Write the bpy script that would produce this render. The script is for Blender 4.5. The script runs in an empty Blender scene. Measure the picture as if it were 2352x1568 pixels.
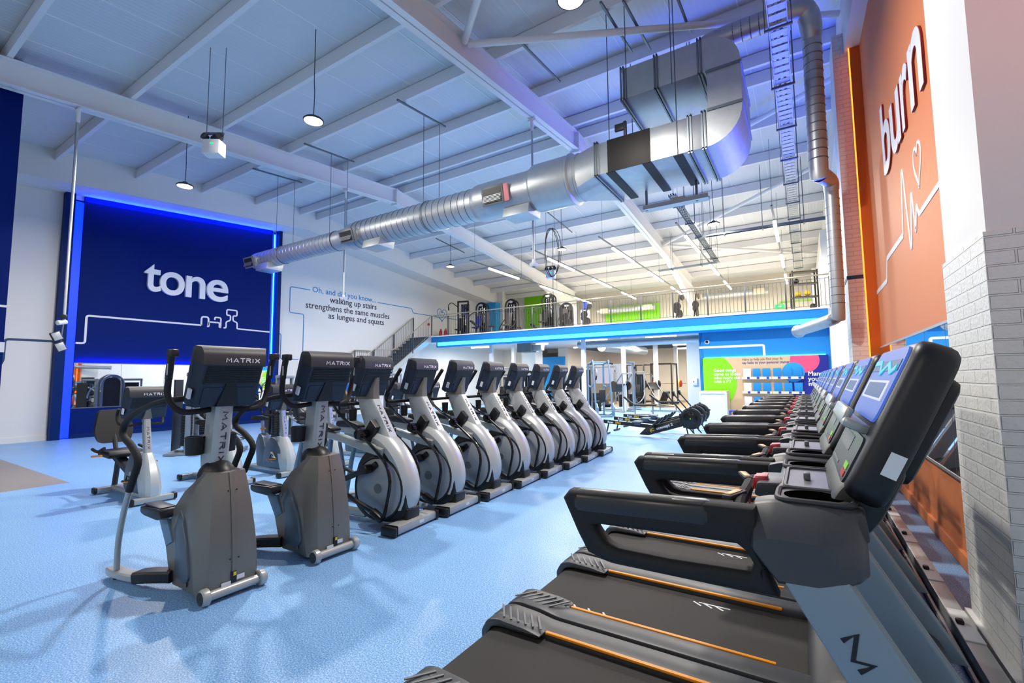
import bpy, bmesh, math, random
from mathutils import Vector as V, Matrix as M
random.seed(7)
sc = bpy.context.scene
COL = sc.collection
PI = math.pi
# ------------------------------------------------------------------ camera
EYE = V((0, 0, 1.55)); FPX = 1062.97
_ya, _pi, _ro = 0.564284, 0.0809262, -0.00871103
_f = V((-math.sin(_ya)*math.cos(_pi), math.cos(_ya)*math.cos(_pi), math.sin(_pi)))
_r = V((math.cos(_ya), math.sin(_ya), 0)); _u = _r.cross(_f)
R2 = _r*math.cos(_ro) + _u*math.sin(_ro); U2 = -_r*math.sin(_ro) + _u*math.cos(_ro)
cd = bpy.data.cameras.new('camera'); cam = bpy.data.objects.new('camera', cd); COL.objects.link(cam)
cd.sensor_width = 36; cd.sensor_fit = 'HORIZONTAL'; cd.lens = 36*FPX/2352; cd.clip_start = .02; cd.clip_end = 200
cam.matrix_world = M(((R2.x, U2.x, -_f.x, 0), (R2.y, U2.y, -_f.y, 0), (R2.z, U2.z, -_f.z, 1.55), (0, 0, 0, 1)))
sc.camera = cam
def ray(x, y): return R2*((x-1176)/FPX) - U2*((y-784)/FPX) + _f
def atY(x, y, Y): r = ray(x, y); return EYE + r*(Y/r.y)
def atX(x, y, X): r = ray(x, y); return EYE + r*(X/r.x)
def atZ(x, y, z): r = ray(x, y); return EYE + r*((z-1.55)/r.z)
# ------------------------------------------------------------------ materials
def lin(h):
    h = h.lstrip('#'); o = []
    for i in (0, 2, 4):
        c = int(h[i:i+2], 16)/255
        o.append(c/12.92 if c <= .04045 else ((c+.055)/1.055)**2.4)
    return (*o, 1)
def mat(name, col, rough=.5, metal=0, bump=0, bscale=200, var=0, vscale=3, emit=None, es=0, coat=0, spec=None):
    m = bpy.data.materials.new(name); m.use_nodes = True
    nt = m.node_tree; b = nt.nodes['Principled BSDF']
    b.inputs['Base Color'].default_value = lin(col); b.inputs['Roughness'].default_value = rough
    b.inputs['Metallic'].default_value = metal
    if coat: b.inputs['Coat Weight'].default_value = coat; b.inputs['Coat Roughness'].default_value = .15
    if spec is not None: b.inputs['Specular IOR Level'].default_value = spec
    if emit: b.inputs['Emission Color'].default_value = lin(emit); b.inputs['Emission Strength'].default_value = es
    if bump or var:
        tc = nt.nodes.new('ShaderNodeTexCoord')
    if bump:
        n = nt.nodes.new('ShaderNodeTexNoise'); n.inputs['Scale'].default_value = bscale; n.inputs['Detail'].default_value = 2
        bp = nt.nodes.new('ShaderNodeBump'); bp.inputs['Strength'].default_value = bump; bp.inputs['Distance'].default_value = .004
        nt.links.new(tc.outputs['Object'], n.inputs['Vector']); nt.links.new(n.outputs['Fac'], bp.inputs['Height'])
        nt.links.new(bp.outputs['Normal'], b.inputs['Normal'])
    if var:
        n = nt.nodes.new('ShaderNodeTexNoise'); n.inputs['Scale'].default_value = vscale; n.inputs['Detail'].default_value = 4
        mx = nt.nodes.new('ShaderNodeMix'); mx.data_type = 'RGBA'
        c = lin(col); mx.inputs[6].default_value = [v*(1-var) for v in c[:3]]+[1]; mx.inputs[7].default_value = [min(1, v*(1+var)) for v in c[:3]]+[1]
        nt.links.new(tc.outputs['Object'], n.inputs['Vector']); nt.links.new(n.outputs['Fac'], mx.inputs[0]); nt.links.new(mx.outputs[2], b.inputs['Base Color'])
    return m
def emi(name, col, s):
    return mat(name, '#101010', .5, emit=col, es=s)
MT = {}
def defm(k, *a, **kw): MT[k] = mat(k, *a, **kw)
defm('white_paint', '#e6e6e4', .6, bump=.05, bscale=60)
defm('steel_white', '#e9e9ea', .4)
defm('hollow_shade', '#040404', 1, spec=0); defm('navy', '#07226a', .6, spec=.08); defm('navy_frame', '#0a2a66', .5, spec=.1)  # the near-black carries the shade of the bottle holder hollows
defm('orange_paint', '#dd8450', .6, var=.03); defm('orange_frame', '#e86a10', .45)
defm('fascia_blue', '#1f78bf', .5, spec=.2); defm('sky_blue', '#2b8bd2', .5, spec=.2); defm('cyan_blue', '#1f9be0', .5)
defm('white_letter', '#eef0f4', .4); defm('white_line', '#e8eaee', .5); defm('cyan_line', '#1885c4', .5); defm('navy_line', '#123a66', .5)
defm('text_dark', '#2a2a44', .6); defm('crimson', '#8e1022', .5)
defm('galv', '#bcc1c3', .42, .8, var=.1, vscale=8, bump=.03, bscale=25)
defm('galv_dark', '#7f878d', .4, 1)
defm('strut', '#6d767e', .45, .8)
defm('black_panel', '#1b1914', .6); defm('black', '#111214', .42, bump=.03, bscale=500); defm('black_gloss', '#0c0c0e', .18)
defm('rubber', '#17181a', .75, bump=.1, bscale=300); defm('charcoal', '#2b2d31', .5, bump=.05, bscale=600)
defm('console_back', '#1f2c3e', .5, bump=.05, bscale=500)
defm('gold', '#c08a34', .35, .7); defm('grey_plastic', '#3f4145', .42, bump=.06, bscale=700); defm('mid_grey', '#6d7175', .45)
defm('silver', '#b0b4b3', .33, .3); defm('silver_light', '#c0c5c5', .35, .2)
defm('bronze', '#7d7a72', .36, .4, bump=.02, bscale=900); defm('slate', '#5d6a76', .4, .3); defm('slate_dark', '#3c4048', .35)
defm('disc_grey', '#a3a9af', .4, .15); defm('chrome', '#d9dadb', .12, 1)
defm('belt', '#2d2c29', .8, bump=.05, bscale=400); defm('orange', '#f79a10', .4); defm('yellow', '#e8c319', .5)
defm('red', '#c21f2c', .35); defm('pink_label', '#e58a90', .5); defm('white_label', '#dfe3e6', .5); defm('blue_plastic', '#1242b8', .4)
defm('frame_grey', '#8b9298', .4, .4); defm('blue_grey', '#6f8aa0', .42, .3); defm('upright', '#8496a2', .45, .3)
defm('wood', '#d3b48f', .5, var=.08, vscale=6); defm('desk_white', '#e2e6ee', .3); defm('lime', '#7fd413', .5); defm('pink', '#e9517a', .5)
defm('deep_blue', '#161f8c', .5); defm('card_blue', '#1487cf', .5); defm('card_white', '#dfe1ea', .5); defm('ledge', '#e8d9bc', .5)
defm('rail_grey', '#454b54', .4, .4); defm('rail_steel', '#c4b9a6', .3, .8); defm('step_grey', '#59616a', .6)
defm('upholstery', '#121214', .5); defm('seat_grey', '#5c564f', .6); defm('plate_dark', '#26221d', .5)
defm('skin', '#a9775c', .55); defm('shirt', '#1e66b4', .7); defm('hair', '#221913', .7); defm('trouser', '#15161a', .8)
defm('grey_wall', '#c9c4b8', .6); defm('cream_wall', '#ece6da', .6); defm('grey_floor', '#8d8a86', .6, var=.05, vscale=20); defm('brown_floor', '#a08a70', .5)
defm('concrete_soffit', '#dcdde0', .7); defm('glass_dark', '#0d1118', .08)
MT['lamp'] = emi('lamp', '#fff6e2', 18); MT['tube'] = emi('tube', '#fff1d6', 9); MT['led_blue'] = emi('led_blue', '#0022ff', 4.0); MT['led_cyan'] = emi('led_cyan', '#3fb4ff', 5)
MT['led_ice'] = emi('led_ice', '#30bcff', 8); MT['led_orange'] = emi('led_orange', '#ff7a22', 4); MT['exit_green'] = emi('exit_green', '#0cc45a', 2.5)
MT['screen_blue'] = emi('screen_blue', '#4f78e4', .7); MT['screen_cyan'] = emi('screen_cyan', '#19b7d6', 1.0); MT['screen_dark'] = emi('screen_dark', '#1c62a8', .6); MT['screen_white'] = emi('screen_white', '#d8dcf4', .8)
def mk_floor():
    m = mat('floor_blue', '#6fa9e6', .42); nt = m.node_tree; b = nt.nodes['Principled BSDF']
    tc = nt.nodes.new('ShaderNodeTexCoord')
    n = nt.nodes.new('ShaderNodeTexNoise'); n.inputs['Scale'].default_value = 110; n.inputs['Detail'].default_value = 3; n.inputs['Roughness'].default_value = .7
    r = nt.nodes.new('ShaderNodeValToRGB'); e = r.color_ramp.elements
    e[0].position = .36; e[0].color = lin('#4d89ca'); e[1].position = .66; e[1].color = lin('#c4e0f8')
    mid = r.color_ramp.elements.new(.5); mid.color = lin('#76aee4')
    nt.links.new(tc.outputs['Object'], n.inputs['Vector']); nt.links.new(n.outputs['Fac'], r.inputs['Fac']); nt.links.new(r.outputs['Color'], b.inputs['Base Color'])
    n2 = nt.nodes.new('ShaderNodeTexNoise'); n2.inputs['Scale'].default_value = 1.5; nt.links.new(tc.outputs['Object'], n2.inputs['Vector'])
    mr = nt.nodes.new('ShaderNodeMapRange'); mr.inputs['To Min'].default_value = .3; mr.inputs['To Max'].default_value = .5
    nt.links.new(n2.outputs['Fac'], mr.inputs['Value']); nt.links.new(mr.outputs['Result'], b.inputs['Roughness'])
    MT['floor'] = m
mk_floor()
def mk_brick():
    m = mat('white_brick', '#e4e6e2', .5); nt = m.node_tree; b = nt.nodes['Principled BSDF']
    tc = nt.nodes.new('ShaderNodeTexCoord'); sx = nt.nodes.new('ShaderNodeSeparateXYZ'); ad = nt.nodes.new('ShaderNodeMath'); cx = nt.nodes.new('ShaderNodeCombineXYZ')
    nt.links.new(tc.outputs['Object'], sx.inputs[0]); nt.links.new(sx.outputs['X'], ad.inputs[0]); nt.links.new(sx.outputs['Y'], ad.inputs[1])
    nt.links.new(ad.outputs[0], cx.inputs['X']); nt.links.new(sx.outputs['Z'], cx.inputs['Y'])
    br = nt.nodes.new('ShaderNodeTexBrick'); br.inputs['Scale'].default_value = 1; br.inputs['Brick Width'].default_value = .225; br.inputs['Row Height'].default_value = .075
    br.inputs['Mortar Size'].default_value = .006; br.inputs['Mortar Smooth'].default_value = .4
    br.inputs['Color1'].default_value = (1, 1, 1, 1); br.inputs['Color2'].default_value = (.8, .8, .8, 1); br.inputs['Mortar'].default_value = (0, 0, 0, 1)
    nz = nt.nodes.new('ShaderNodeTexNoise'); nz.inputs['Scale'].default_value = 40; nt.links.new(tc.outputs['Object'], nz.inputs['Vector'])
    m2 = nt.nodes.new('ShaderNodeMath'); m2.operation = 'MULTIPLY_ADD'; m2.inputs[1].default_value = .25
    nt.links.new(cx.outputs[0], br.inputs['Vector']); nt.links.new(nz.outputs['Fac'], m2.inputs[0]); nt.links.new(br.outputs['Color'], m2.inputs[2])
    bp = nt.nodes.new('ShaderNodeBump'); bp.inputs['Strength'].default_value = 1; bp.inputs['Distance'].default_value = .02
    nt.links.new(m2.outputs[0], bp.inputs['Height']); nt.links.new(bp.outputs['Normal'], b.inputs['Normal'])
    MT['brick'] = m
mk_brick()
def mk_ceiling():
    m = mat('ceiling_sheet', '#d6dadd', .45); nt = m.node_tree; b = nt.nodes['Principled BSDF']
    tc = nt.nodes.new('ShaderNodeTexCoord'); w = nt.nodes.new('ShaderNodeTexWave'); w.inputs['Scale'].default_value = 3.2; w.bands_direction = 'X'
    nt.links.new(tc.outputs['Object'], w.inputs['Vector'])
    bp = nt.nodes.new('ShaderNodeBump'); bp.inputs['Strength'].default_value = .25; bp.inputs['Distance'].default_value = .01
    nt.links.new(w.outputs['Fac'], bp.inputs['Height']); nt.links.new(bp.outputs['Normal'], b.inputs['Normal'])
    MT['ceiling'] = m
mk_ceiling()
def mk_grip():
    m = mat('grip_rubber', '#2c2d2f', .3); nt = m.node_tree; b = nt.nodes['Principled BSDF']
    tc = nt.nodes.new('ShaderNodeTexCoord'); ck = nt.nodes.new('ShaderNodeTexChecker'); ck.inputs['Scale'].default_value = 160
    mp = nt.nodes.new('ShaderNodeMapping'); mp.inputs['Rotation'].default_value = (0, 0, .78)
    nt.links.new(tc.outputs['Object'], mp.inputs['Vector']); nt.links.new(mp.outputs['Vector'], ck.inputs['Vector'])
    bp = nt.nodes.new('ShaderNodeBump'); bp.inputs['Strength'].default_value = .7; bp.inputs['Distance'].default_value = .004
    nt.links.new(ck.outputs['Fac'], bp.inputs['Height']); nt.links.new(bp.outputs['Normal'], b.inputs['Normal'])
    MT['grip'] = m
mk_grip()
mm = mat('mirror', '#f0f2f4', .02, 1); MT['mirror'] = mm
# ------------------------------------------------------------------ mesh helpers
def nb(): return bmesh.new()
def xf(bm, vs, mtx): bmesh.ops.transform(bm, matrix=mtx, verts=vs)
def rb(bm, c, s, r=.01, rot=None, seg=2):
    """bevelled box: centre, size, bevel radius, optional rotation matrix"""
    g = bmesh.ops.create_cube(bm, size=1); vs = g['verts']
    bmesh.ops.scale(bm, vec=s, verts=vs)
    r = min(r, min(s)*.49)
    if r > .0005:
        es = list({e for v in vs for e in v.link_edges})
        o = bmesh.ops.bevel(bm, geom=es, offset=r, segments=seg, profile=.5, affect='EDGES')
        vs = list({v for f in o['faces'] for v in f.verts} | {v for v in vs if v.is_valid})
    mt = M.Translation(c)
    if rot is not None: mt = mt @ rot.to_4x4()
    xf(bm, vs, mt)
    return vs
def bx(bm, x0, x1, y0, y1, z0, z1, r=0):
    return rb(bm, ((x0+x1)/2, (y0+y1)/2, (z0+z1)/2), (abs(x1-x0), abs(y1-y0), abs(z1-z0)), r)
def smooth_path(pts, n=6):
    P = [V(p) for p in pts]
    if len(P) < 3: return P
    Q = [P[0]*2-P[1]] + P + [P[-1]*2-P[-2]]; out = []
    for i in range(1, len(Q)-2):
        for k in range(n):
            t = k/n; a, b, c, d = Q[i-1], Q[i], Q[i+1], Q[i+2]
            out.append(.5*((2*b)+(c-a)*t+(2*a-5*b+4*c-d)*t*t+(3*b-a-3*c+d)*t**3))
    out.append(P[-1]); return out
def tube(bm, pts, r, n=10, caps=True, sm=0, sq=None):
    """swept tube; r a number or one per point; sq=(w,h,up) sweeps a rounded rectangle instead"""
    rr = r if isinstance(r, (list, tuple)) else None
    if sm:
        k = len(pts); P = smooth_path(pts, sm)
        if rr: rr = [rr[min(int(i/sm), k-1)]*(1-(i % sm)/sm)+rr[min(int(i/sm)+1, k-1)]*((i % sm)/sm) for i in range(len(P))]
    else: P = [V(p) for p in pts]
    rings = []; up = None
    for i, p in enumerate(P):
        t = (P[min(i+1, len(P)-1)]-P[max(i-1, 0)]).normalized()
        if up is None:
            up = V(sq[2]) if sq else (V((0, 0, 1)) if abs(t.z) < .9 else V((1, 0, 0)))
        if sq: up = V(sq[2])
        s = t.cross(up)
        if s.length < 1e-4: s = t.cross(V((0, 1, 0)))
        s.normalize(); u = s.cross(t).normalized(); up = u
        ring = []
        if sq:
            w, h = sq[0]/2, sq[1]/2; c = min(w, h)*.35
            for a, b in ((w, h-c), (w-c, h), (-w+c, h), (-w, h-c), (-w, -h+c), (-w+c, -h), (w-c, -h), (w, -h+c)):
                ring.append(bm.verts.new(p+s*a+u*b))
        else:
            R = rr[i] if rr else r
            for k in range(n):
                a = 2*PI*k/n; ring.append(bm.verts.new(p+s*math.cos(a)*R+u*math.sin(a)*R))
        rings.append(ring)
    loft_rings(bm, rings, caps)
def loft_rings(bm, rings, caps=True, closed=True):
    n = len(rings[0])
    for a, b in zip(rings, rings[1:]):
        for k in range(n if closed else n-1):
            try: bm.faces.new((a[k], a[(k+1) % n], b[(k+1) % n], b[k]))
            except ValueError: pass
    if caps:
        try: bm.faces.new(list(reversed(rings[0]))); bm.faces.new(rings[-1])
        except ValueError: pass
def loft(bm, secs, caps=True):
    loft_rings(bm, [[bm.verts.new(p) for p in s] for s in secs], caps)
def prism(bm, poly, ax, a, b, bev=0, seg=2):
    """polygon extruded from a to b along axis; poly in the other two axes (x: y,z / y: x,z / z: x,y)"""
    def pt(u, v, w): return {'x': (w, u, v), 'y': (u, w, v), 'z': (u, v, w)}[ax]
    A = [bm.verts.new(pt(u, v, a)) for u, v in poly]; B = [bm.verts.new(pt(u, v, b)) for u, v in poly]
    fs = [bm.faces.new(A), bm.faces.new(list(reversed(B)))]
    n = len(poly)
    for k in range(n): fs.append(bm.faces.new((A[(k+1) % n], A[k], B[k], B[(k+1) % n])))
    bmesh.ops.recalc_face_normals(bm, faces=fs)
    if bev:
        es = list({e for f in fs[:2] for e in f.edges})
        bmesh.ops.bevel(bm, geom=es, offset=bev, segments=seg, profile=.5, affect='EDGES')
def lathe(bm, prof, o=(0, 0, 0), d=(0, 0, 1), n=20):
    """profile of (radius, height) turned about direction d through o"""
    d = V(d).normalized(); s = d.orthogonal().normalized(); u = d.cross(s); o = V(o)
    rings = [[bm.verts.new(o+d*h+(s*math.cos(2*PI*k/n)+u*math.sin(2*PI*k/n))*max(r, .0004)) for k in range(n)] for r, h in prof]
    loft_rings(bm, rings)
def rpoly(pts, r=.02, n=4):
    """2D polygon with rounded corners"""
    out = []; k = len(pts)
    for i in range(k):
        p0, p, p1 = V(pts[i-1]).to_2d(), V(pts[i]).to_2d(), V(pts[(i+1) % k]).to_2d()
        a, b = (p0-p), (p1-p); q = min(r, a.length*.45, b.length*.45)
        A, B = p+a.normalized()*q, p+b.normalized()*q
        for j in range(n+1):
            t = j/n; out.append(tuple(A*(1-t)**2+p*2*t*(1-t)+B*t*t))
    return out
def obj(name, bm, m, parent=None, smooth=35):
    me = bpy.data.meshes.new(name)
    bmesh.ops.recalc_face_normals(bm, faces=bm.faces[:]); bm.to_mesh(me); bm.free()
    if isinstance(m, (list, tuple)):
        for k in m: me.materials.append(MT[k])
    else: me.materials.append(MT[m])
    if smooth: me.shade_smooth(); me.set_sharp_from_angle(angle=math.radians(smooth))
    o = bpy.data.objects.new(name, me); COL.objects.link(o)
    if parent is not None: o.parent = parent
    return o
def tag(o, label, cat, group=None, kind=None):
    o['label'] = label; o['category'] = cat
    if group: o['group'] = group
    if kind: o['kind'] = kind
    return o
def thing(name, label, cat, loc=(0, 0, 0), rz=0, group=None):
    o = bpy.data.objects.new(name, None); COL.objects.link(o); o.empty_display_size = .1
    o.location = loc; o.rotation_euler = (0, 0, rz)
    return tag(o, label, cat, group)
def struct(name, bm, m, smooth=35, label=None, parent=None):
    o = obj(name, bm, m, parent, smooth)
    if parent is None:
        o['kind'] = 'structure'
        if label: o['label'] = label
    return o
def kids(o): return [c for c in o.children]
def dup(root, loc, rz=None, label=None, parent=None):
    r = root.copy(); COL.objects.link(r)
    if parent is None:
        r.location = loc
        if rz is not None: r.rotation_euler = (0, 0, rz)
        if label: r['label'] = label
    else: r.parent = parent
    for c in kids(root): dup(c, None, parent=r)
    return r
_fc = {}
def text_mesh(s, size, ext=0, bold=0, wide=1, align='CENTER', res=3):
    key = (s, size, ext, bold, wide, align)
    if key in _fc: return _fc[key]
    cu = bpy.data.curves.new('lettering', 'FONT'); cu.body = s; cu.size = size; cu.extrude = ext; cu.offset = bold; cu.align_x = align; cu.resolution_u = res
    t = bpy.data.objects.new('lettering', cu); COL.objects.link(t)
    dg = bpy.context.evaluated_depsgraph_get(); me = bpy.data.meshes.new_from_object(t.evaluated_get(dg))
    bpy.data.objects.remove(t); bpy.data.curves.remove(cu)
    if wide != 1:
        for v in me.vertices: v.co.x *= wide
    _fc[key] = me; return me
def text(name, s, size, o, right, up, m, parent=None, ext=.0008, bold=0, wide=1, align='CENTER'):
    me = text_mesh(s, size, ext, bold, wide, align).copy(); right = V(right).normalized(); up = V(up); up = (up-right*up.dot(right)).normalized(); nrm = right.cross(up)
    mt = M((((right.x, up.x, nrm.x, o[0])), (right.y, up.y, nrm.y, o[1]), (right.z, up.z, nrm.z, o[2]), (0, 0, 0, 1)))
    me.transform(mt); me.materials.clear(); me.materials.append(MT[m])
    ob = bpy.data.objects.new(name, me); COL.objects.link(ob)
    if parent is not None: ob.parent = parent
    return ob
def ribbon(bm, pts, w, d, plane):
    """flat stroke of width w and depth d through 2D points laid on a plane (origin, right, up)"""
    o, r, u = V(plane[0]), V(plane[1]), V(plane[2]); n = r.cross(u)
    P = [o+r*a+u*b for a, b in pts]
    tube(bm, P, 0, sq=(w, d, n))
def mark(bm, n0, idx):
    bm.faces.ensure_lookup_table()
    for f in bm.faces[n0:]: f.material_index = idx
def letter(name, ch, box, o, right, m, parent=None, ext=.04, bold=0):
    """one wall letter fitted into box (a0,a1,z0,z1) measured along `right` and up"""
    me = text_mesh(ch, 1.0, ext, bold, 1, 'LEFT', 6).copy(); xs = [v.co.x for v in me.vertices]; ys_ = [v.co.y for v in me.vertices]
    x0, x1, y0, y1 = min(xs), max(xs), min(ys_), max(ys_); a0, a1, z0, z1 = box; r = V(right); n = r.cross(V((0, 0, 1)))
    for v in me.vertices:
        a = a0+(v.co.x-x0)/(x1-x0)*(a1-a0); z = z0+(v.co.y-y0)/(y1-y0)*(z1-z0)
        v.co = V(o)+r*a+V((0, 0, z))+n*v.co.z
    me.materials.clear(); me.materials.append(MT[m]); ob = bpy.data.objects.new(name, me); COL.objects.link(ob)
    if parent is not None: ob.parent = parent
    return ob
GLY = {'M': [[(0, 0), (.1, 1), (.5, .4), (.9, 1), (1, 0)]], 'A': [[(0, 0), (.5, 1), (1, 0)], [(.36, .3), (.86, .3)]], 'T': [[(0, 1), (1, 1)], [(.5, 1), (.5, 0)]], 'R': [[(.06, 0), (.06, .62), (.8, .62), (.94, .8), (.8, .98), (0, .98)], [(.52, .62), (1, 0)]], 'I': [[(.5, 0), (.5, 1)]], 'X': [[(0, 0), (1, 1)], [(0, 1), (1, 0)]]}
ADV = {'M': 1.45, 'A': 1.35, 'T': 1.25, 'R': 1.2, 'I': .75, 'X': 1.2}
def stroke_logo(name, s, h, o, right, up, m, parent, wide=1.25, wt=.2, d=.0012):
    """wide-set capital lettering drawn in strokes, centred on o"""
    r = V(right).normalized(); u = V(up); u = (u-r*u.dot(r)).normalized(); n = r.cross(u)
    tot = sum(ADV[c] for c in s)-.3; x = -tot/2; bm = nb()
    for c in s:
        w = .5 if c == 'I' else 1
        for st in GLY[c]:
            P = [V(o)+r*((x+a*w*(1 if c != 'I' else 1))*h*wide)+u*((b-.5)*h) for a, b in st]
            tube(bm, P, 0, sq=(h*wt, d, n))
        x += ADV[c]
    return obj(name, bm, m, parent, 0)
ORD = ['first', 'second', 'third', 'fourth', 'fifth', 'sixth', 'seventh', 'eighth', 'ninth', 'tenth', 'eleventh', 'twelfth', 'thirteenth', 'fourteenth']
# ================================================================== THE SHELL
YR = 10.9                                   # ridge
def zroof(y): return 8.35-.09*abs(y-YR)
Y0, Y1, XL, XR = -8.0, 25.5, -17.5, 1.04
# floor: blue speckled sheet with a grey zone at the far left and a brown free-weights area at the back
bm = nb()
def quad(x0, x1, y0, y1, mi, z=0):
    f = bm.faces.new([bm.verts.new(p) for p in ((x0, y0, z), (x1, y0, z), (x1, y1, z), (x0, y1, z))]); f.material_index = mi
quad(XL-.2, -9.8, Y0, 2.53, 1); quad(-9.8, 2.2, Y0, 2.53, 0); quad(XL-.2, 2.2, 2.53, 24.4, 0); quad(XL-.2, 2.2, 24.4, 33, 2)
struct('floor', bm, ['floor', 'grey_floor', 'brown_floor'], 0)
# left wall, with a boxed gable beam that follows the roof
bm = nb(); bx(bm, XL-.2, XL, Y0, 33, 0, 9); struct('wall_left', bm, 'white_paint', 0)
bm = nb()
prism(bm, [(Y0, 7.53-.09*(YR-Y0)), (YR, 7.53), (Y1, 7.53-.09*(Y1-YR)), (Y1, zroof(Y1)), (YR, zroof(YR)), (Y0, zroof(Y0))], 'x', XL, -16.43)
struct('wall_left_gable_beam', bm, 'white_paint', 0)
bm = nb(); bx(bm, XL, XL+.03, Y0, 4.0, 0, .14); bx(bm, XL, XL+.03, 10.34, 14, 0, .14); struct('baseboard_left', bm, 'white_paint', 0)
# ceiling sheets
bm = nb(); prism(bm, [(Y0, zroof(Y0)), (YR, zroof(YR)), (Y1+8, zroof(Y1+8)), (Y1+8, zroof(Y1+8)+.1), (YR, zroof(YR)+.1), (Y0, zroof(Y0)+.1)], 'x', XL-.2, 2.3)
struct('ceiling', bm, 'ceiling', 0)
bm = nb()
for x in [XL+1.05*k for k in range(1, 18)]:
    for a, b in ((Y0, YR), (YR, Y1)):
        tube(bm, [(x, a, zroof(a)-.002), (x, b, zroof(b)-.002)], 0, sq=(.025, .012, (0, 0, 1)))
struct('ceiling_seam_trim', bm, 'steel_white', 0)
# purlins run across the hall, one object each
ys = [YR-.35-1.75*k for k in range(10)] + [YR+.35+1.75*k for k in range(9)]
for y in sorted(ys):
    bm = nb(); z = zroof(y)
    bx(bm, -16.43, .82, y-.04, y+.04, z-.29, z-.02)
    struct('ceiling_beam', bm, 'steel_white', 0)
# portal rafters with flanges, apex splice plates and far haunches
def rafter(x):
    bm = nb()
    def sl(y, d): return zroof(y)-d
    for a, b in ((Y0, YR), (YR, Y1)):
        prism(bm, [(a, sl(a, .78)), (b, sl(b, .78)), (b, sl(b, .3)), (a, sl(a, .3))], 'x', x-.012, x+.012)
        for d in (.78, .315):
            prism(bm, [(a, sl(a, d)), (b, sl(b, d)), (b, sl(b, d-.018)), (a, sl(a, d-.018))], 'x', x-.125, x+.125)
    bx(bm, x-.13, x+.13, YR-.02, YR+.02, zroof(YR)-.84, zroof(YR)-.28)
    for s in (-1, 1): bx(bm, x-.06, x+.06, YR+s*.09-.006, YR+s*.09+.006, zroof(YR)-.8, zroof(YR)-.7)
    prism(bm, [(20.5, sl(20.5, .78)), (Y1, 5.35), (Y1, sl(Y1, .78))], 'x', x-.012, x+.012)
    prism(bm, [(20.5, sl(20.5, .78)), (Y1, 5.33), (Y1, 5.36), (20.5, sl(20.5, .76))], 'x', x-.125, x+.125)
    bx(bm, x-.12, x+.12, Y1-.3, Y1, 3.73, 6.3)
    struct('ceiling_rafter_beam', bm, 'steel_white', 0)
for x in (-11.62, -4.88): rafter(x)
# wind bracing: white tubes in the roof plane between the second rafter and the orange wall
for k, (a, b) in enumerate((((-4.8, 6.2), (.78, 9.4)), ((-4.8, 6.1), (.6, 1.5)), ((-4.8, 19.6), (.78, 15.2)), ((-4.8, 19.7), (.78, 23.5)), ((-4.8, 14.6), (.78, 11.6)))):
    bm = nb(); tube(bm, [(a[0], a[1], zroof(a[1])-.42), (b[0], b[1], zroof(b[1])-.42)], .06, 12)
    tag(obj('bracing_tube', bm, 'steel_white'), ['white roof bracing tube running from second rafter towards the big elbow of the round pipe', 'white roof bracing tube rising steeply from second rafter beside the big square duct', 'white roof bracing tube behind the cable ladder above the mezzanine', 'farthest white roof bracing tube above the mezzanine floor', 'white roof bracing tube passing behind the U shaped duct bend'][k], 'bracing')
# ---- right wall: pillars, orange feature panel, mirror
bm = nb(); bx(bm, XR, XR+.2, 4.0, 33, 0, 9); bx(bm, 1.9, 2.1, Y0, 4, 0, 9); struct('wall_right', bm, 'white_paint', 0)
bm = nb(); bx(bm, .8, 2.0, 3.25, 4.08, 0, 2.28); struct('wall_right_pillar', bm, 'brick', 0)
bm = nb(); bx(bm, .815, 2.0, 3.262, 4.07, 2.28, 8.2); struct('wall_right_pillar_plaster', bm, 'white_paint', 0)
bm = nb(); bx(bm, .77, .8, 3.24, 4.1, 0, .09); struct('baseboard_right', bm, 'white_paint', 0)
bm = nb(); bx(bm, .66, XR+.05, 9.36, 10.1, 0, 7.4); struct('wall_right_far_pillar', bm, 'brick', 0)
bm = nb(); bx(bm, .655, .9, 9.352, 9.36, 3.14, 3.2); bx(bm, .652, .66, 9.352, 9.95, 3.14, 3.2); struct('wall_right_stripe_trim', bm, 'navy_line', 0)
bm = nb(); prism(bm, [(Y0, 7.15-.09*(YR-Y0)), (YR, 7.15), (Y1, 7.15-.09*(Y1-YR)), (Y1, zroof(Y1)), (YR, zroof(YR)), (Y0, zroof(Y0))], 'x', .82, XR)
struct('wall_right_gable_beam', bm, 'white_paint', 0)
bm = nb(); bx(bm, 1.015, XR, 4.0, 9.22, 2.0, 7.4); bx(bm, 1.015, XR, 4.0, 9.22, .1, .7); struct('wall_right_orange_panel', bm, 'orange_paint', 0)
bm = nb(); bx(bm, .985, XR, 4.0, 9.22, 0, .13, .01); struct('baseboard_right_orange', bm, 'orange_paint')
bm = nb(); bx(bm, .88, XR, 9.2, 9.36, .0, 7.05); struct('wall_right_frame_trim', bm, 'orange_frame', 0)
bm = nb(); bx(bm, .862, .88, 9.2, 9.22, .1, 7.0); tag(obj('orange_light_strip', bm, 'led_orange', None, 0), 'orange vertical light strip at the far edge of the orange burn panel', 'light strip')
def mirror_thing(name, label, frame_m, b, axis, joints, face):
    t = thing(name, label, 'mirror')
    bm = nb(); bx(bm, *b); obj('mirror_glass', bm, 'mirror', t, 0)
    bm = nb()
    x0, x1, y0, y1, z0, z1 = b
    for z in (z0, z1): bx(bm, x0-.006, x1+.006, y0, y1, z-.012, z+.012)
    obj('mirror_edge_trim', bm, frame_m, t, 0)
    bm = nb()
    for y in joints: bx(bm, face-.001, face+.001, y-.003, y+.003, z0, z1)
    obj('mirror_joint', bm, 'strut', t, 0)
mirror_thing('wall_mirror', 'long wall mirror under the orange burn panel beside the treadmills', 'galv', (1.0, 1.03, 4.08, 9.2, .72, 1.99), 'y', [5.2, 6.0, 7.1, 8.2], 1.0)
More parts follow.
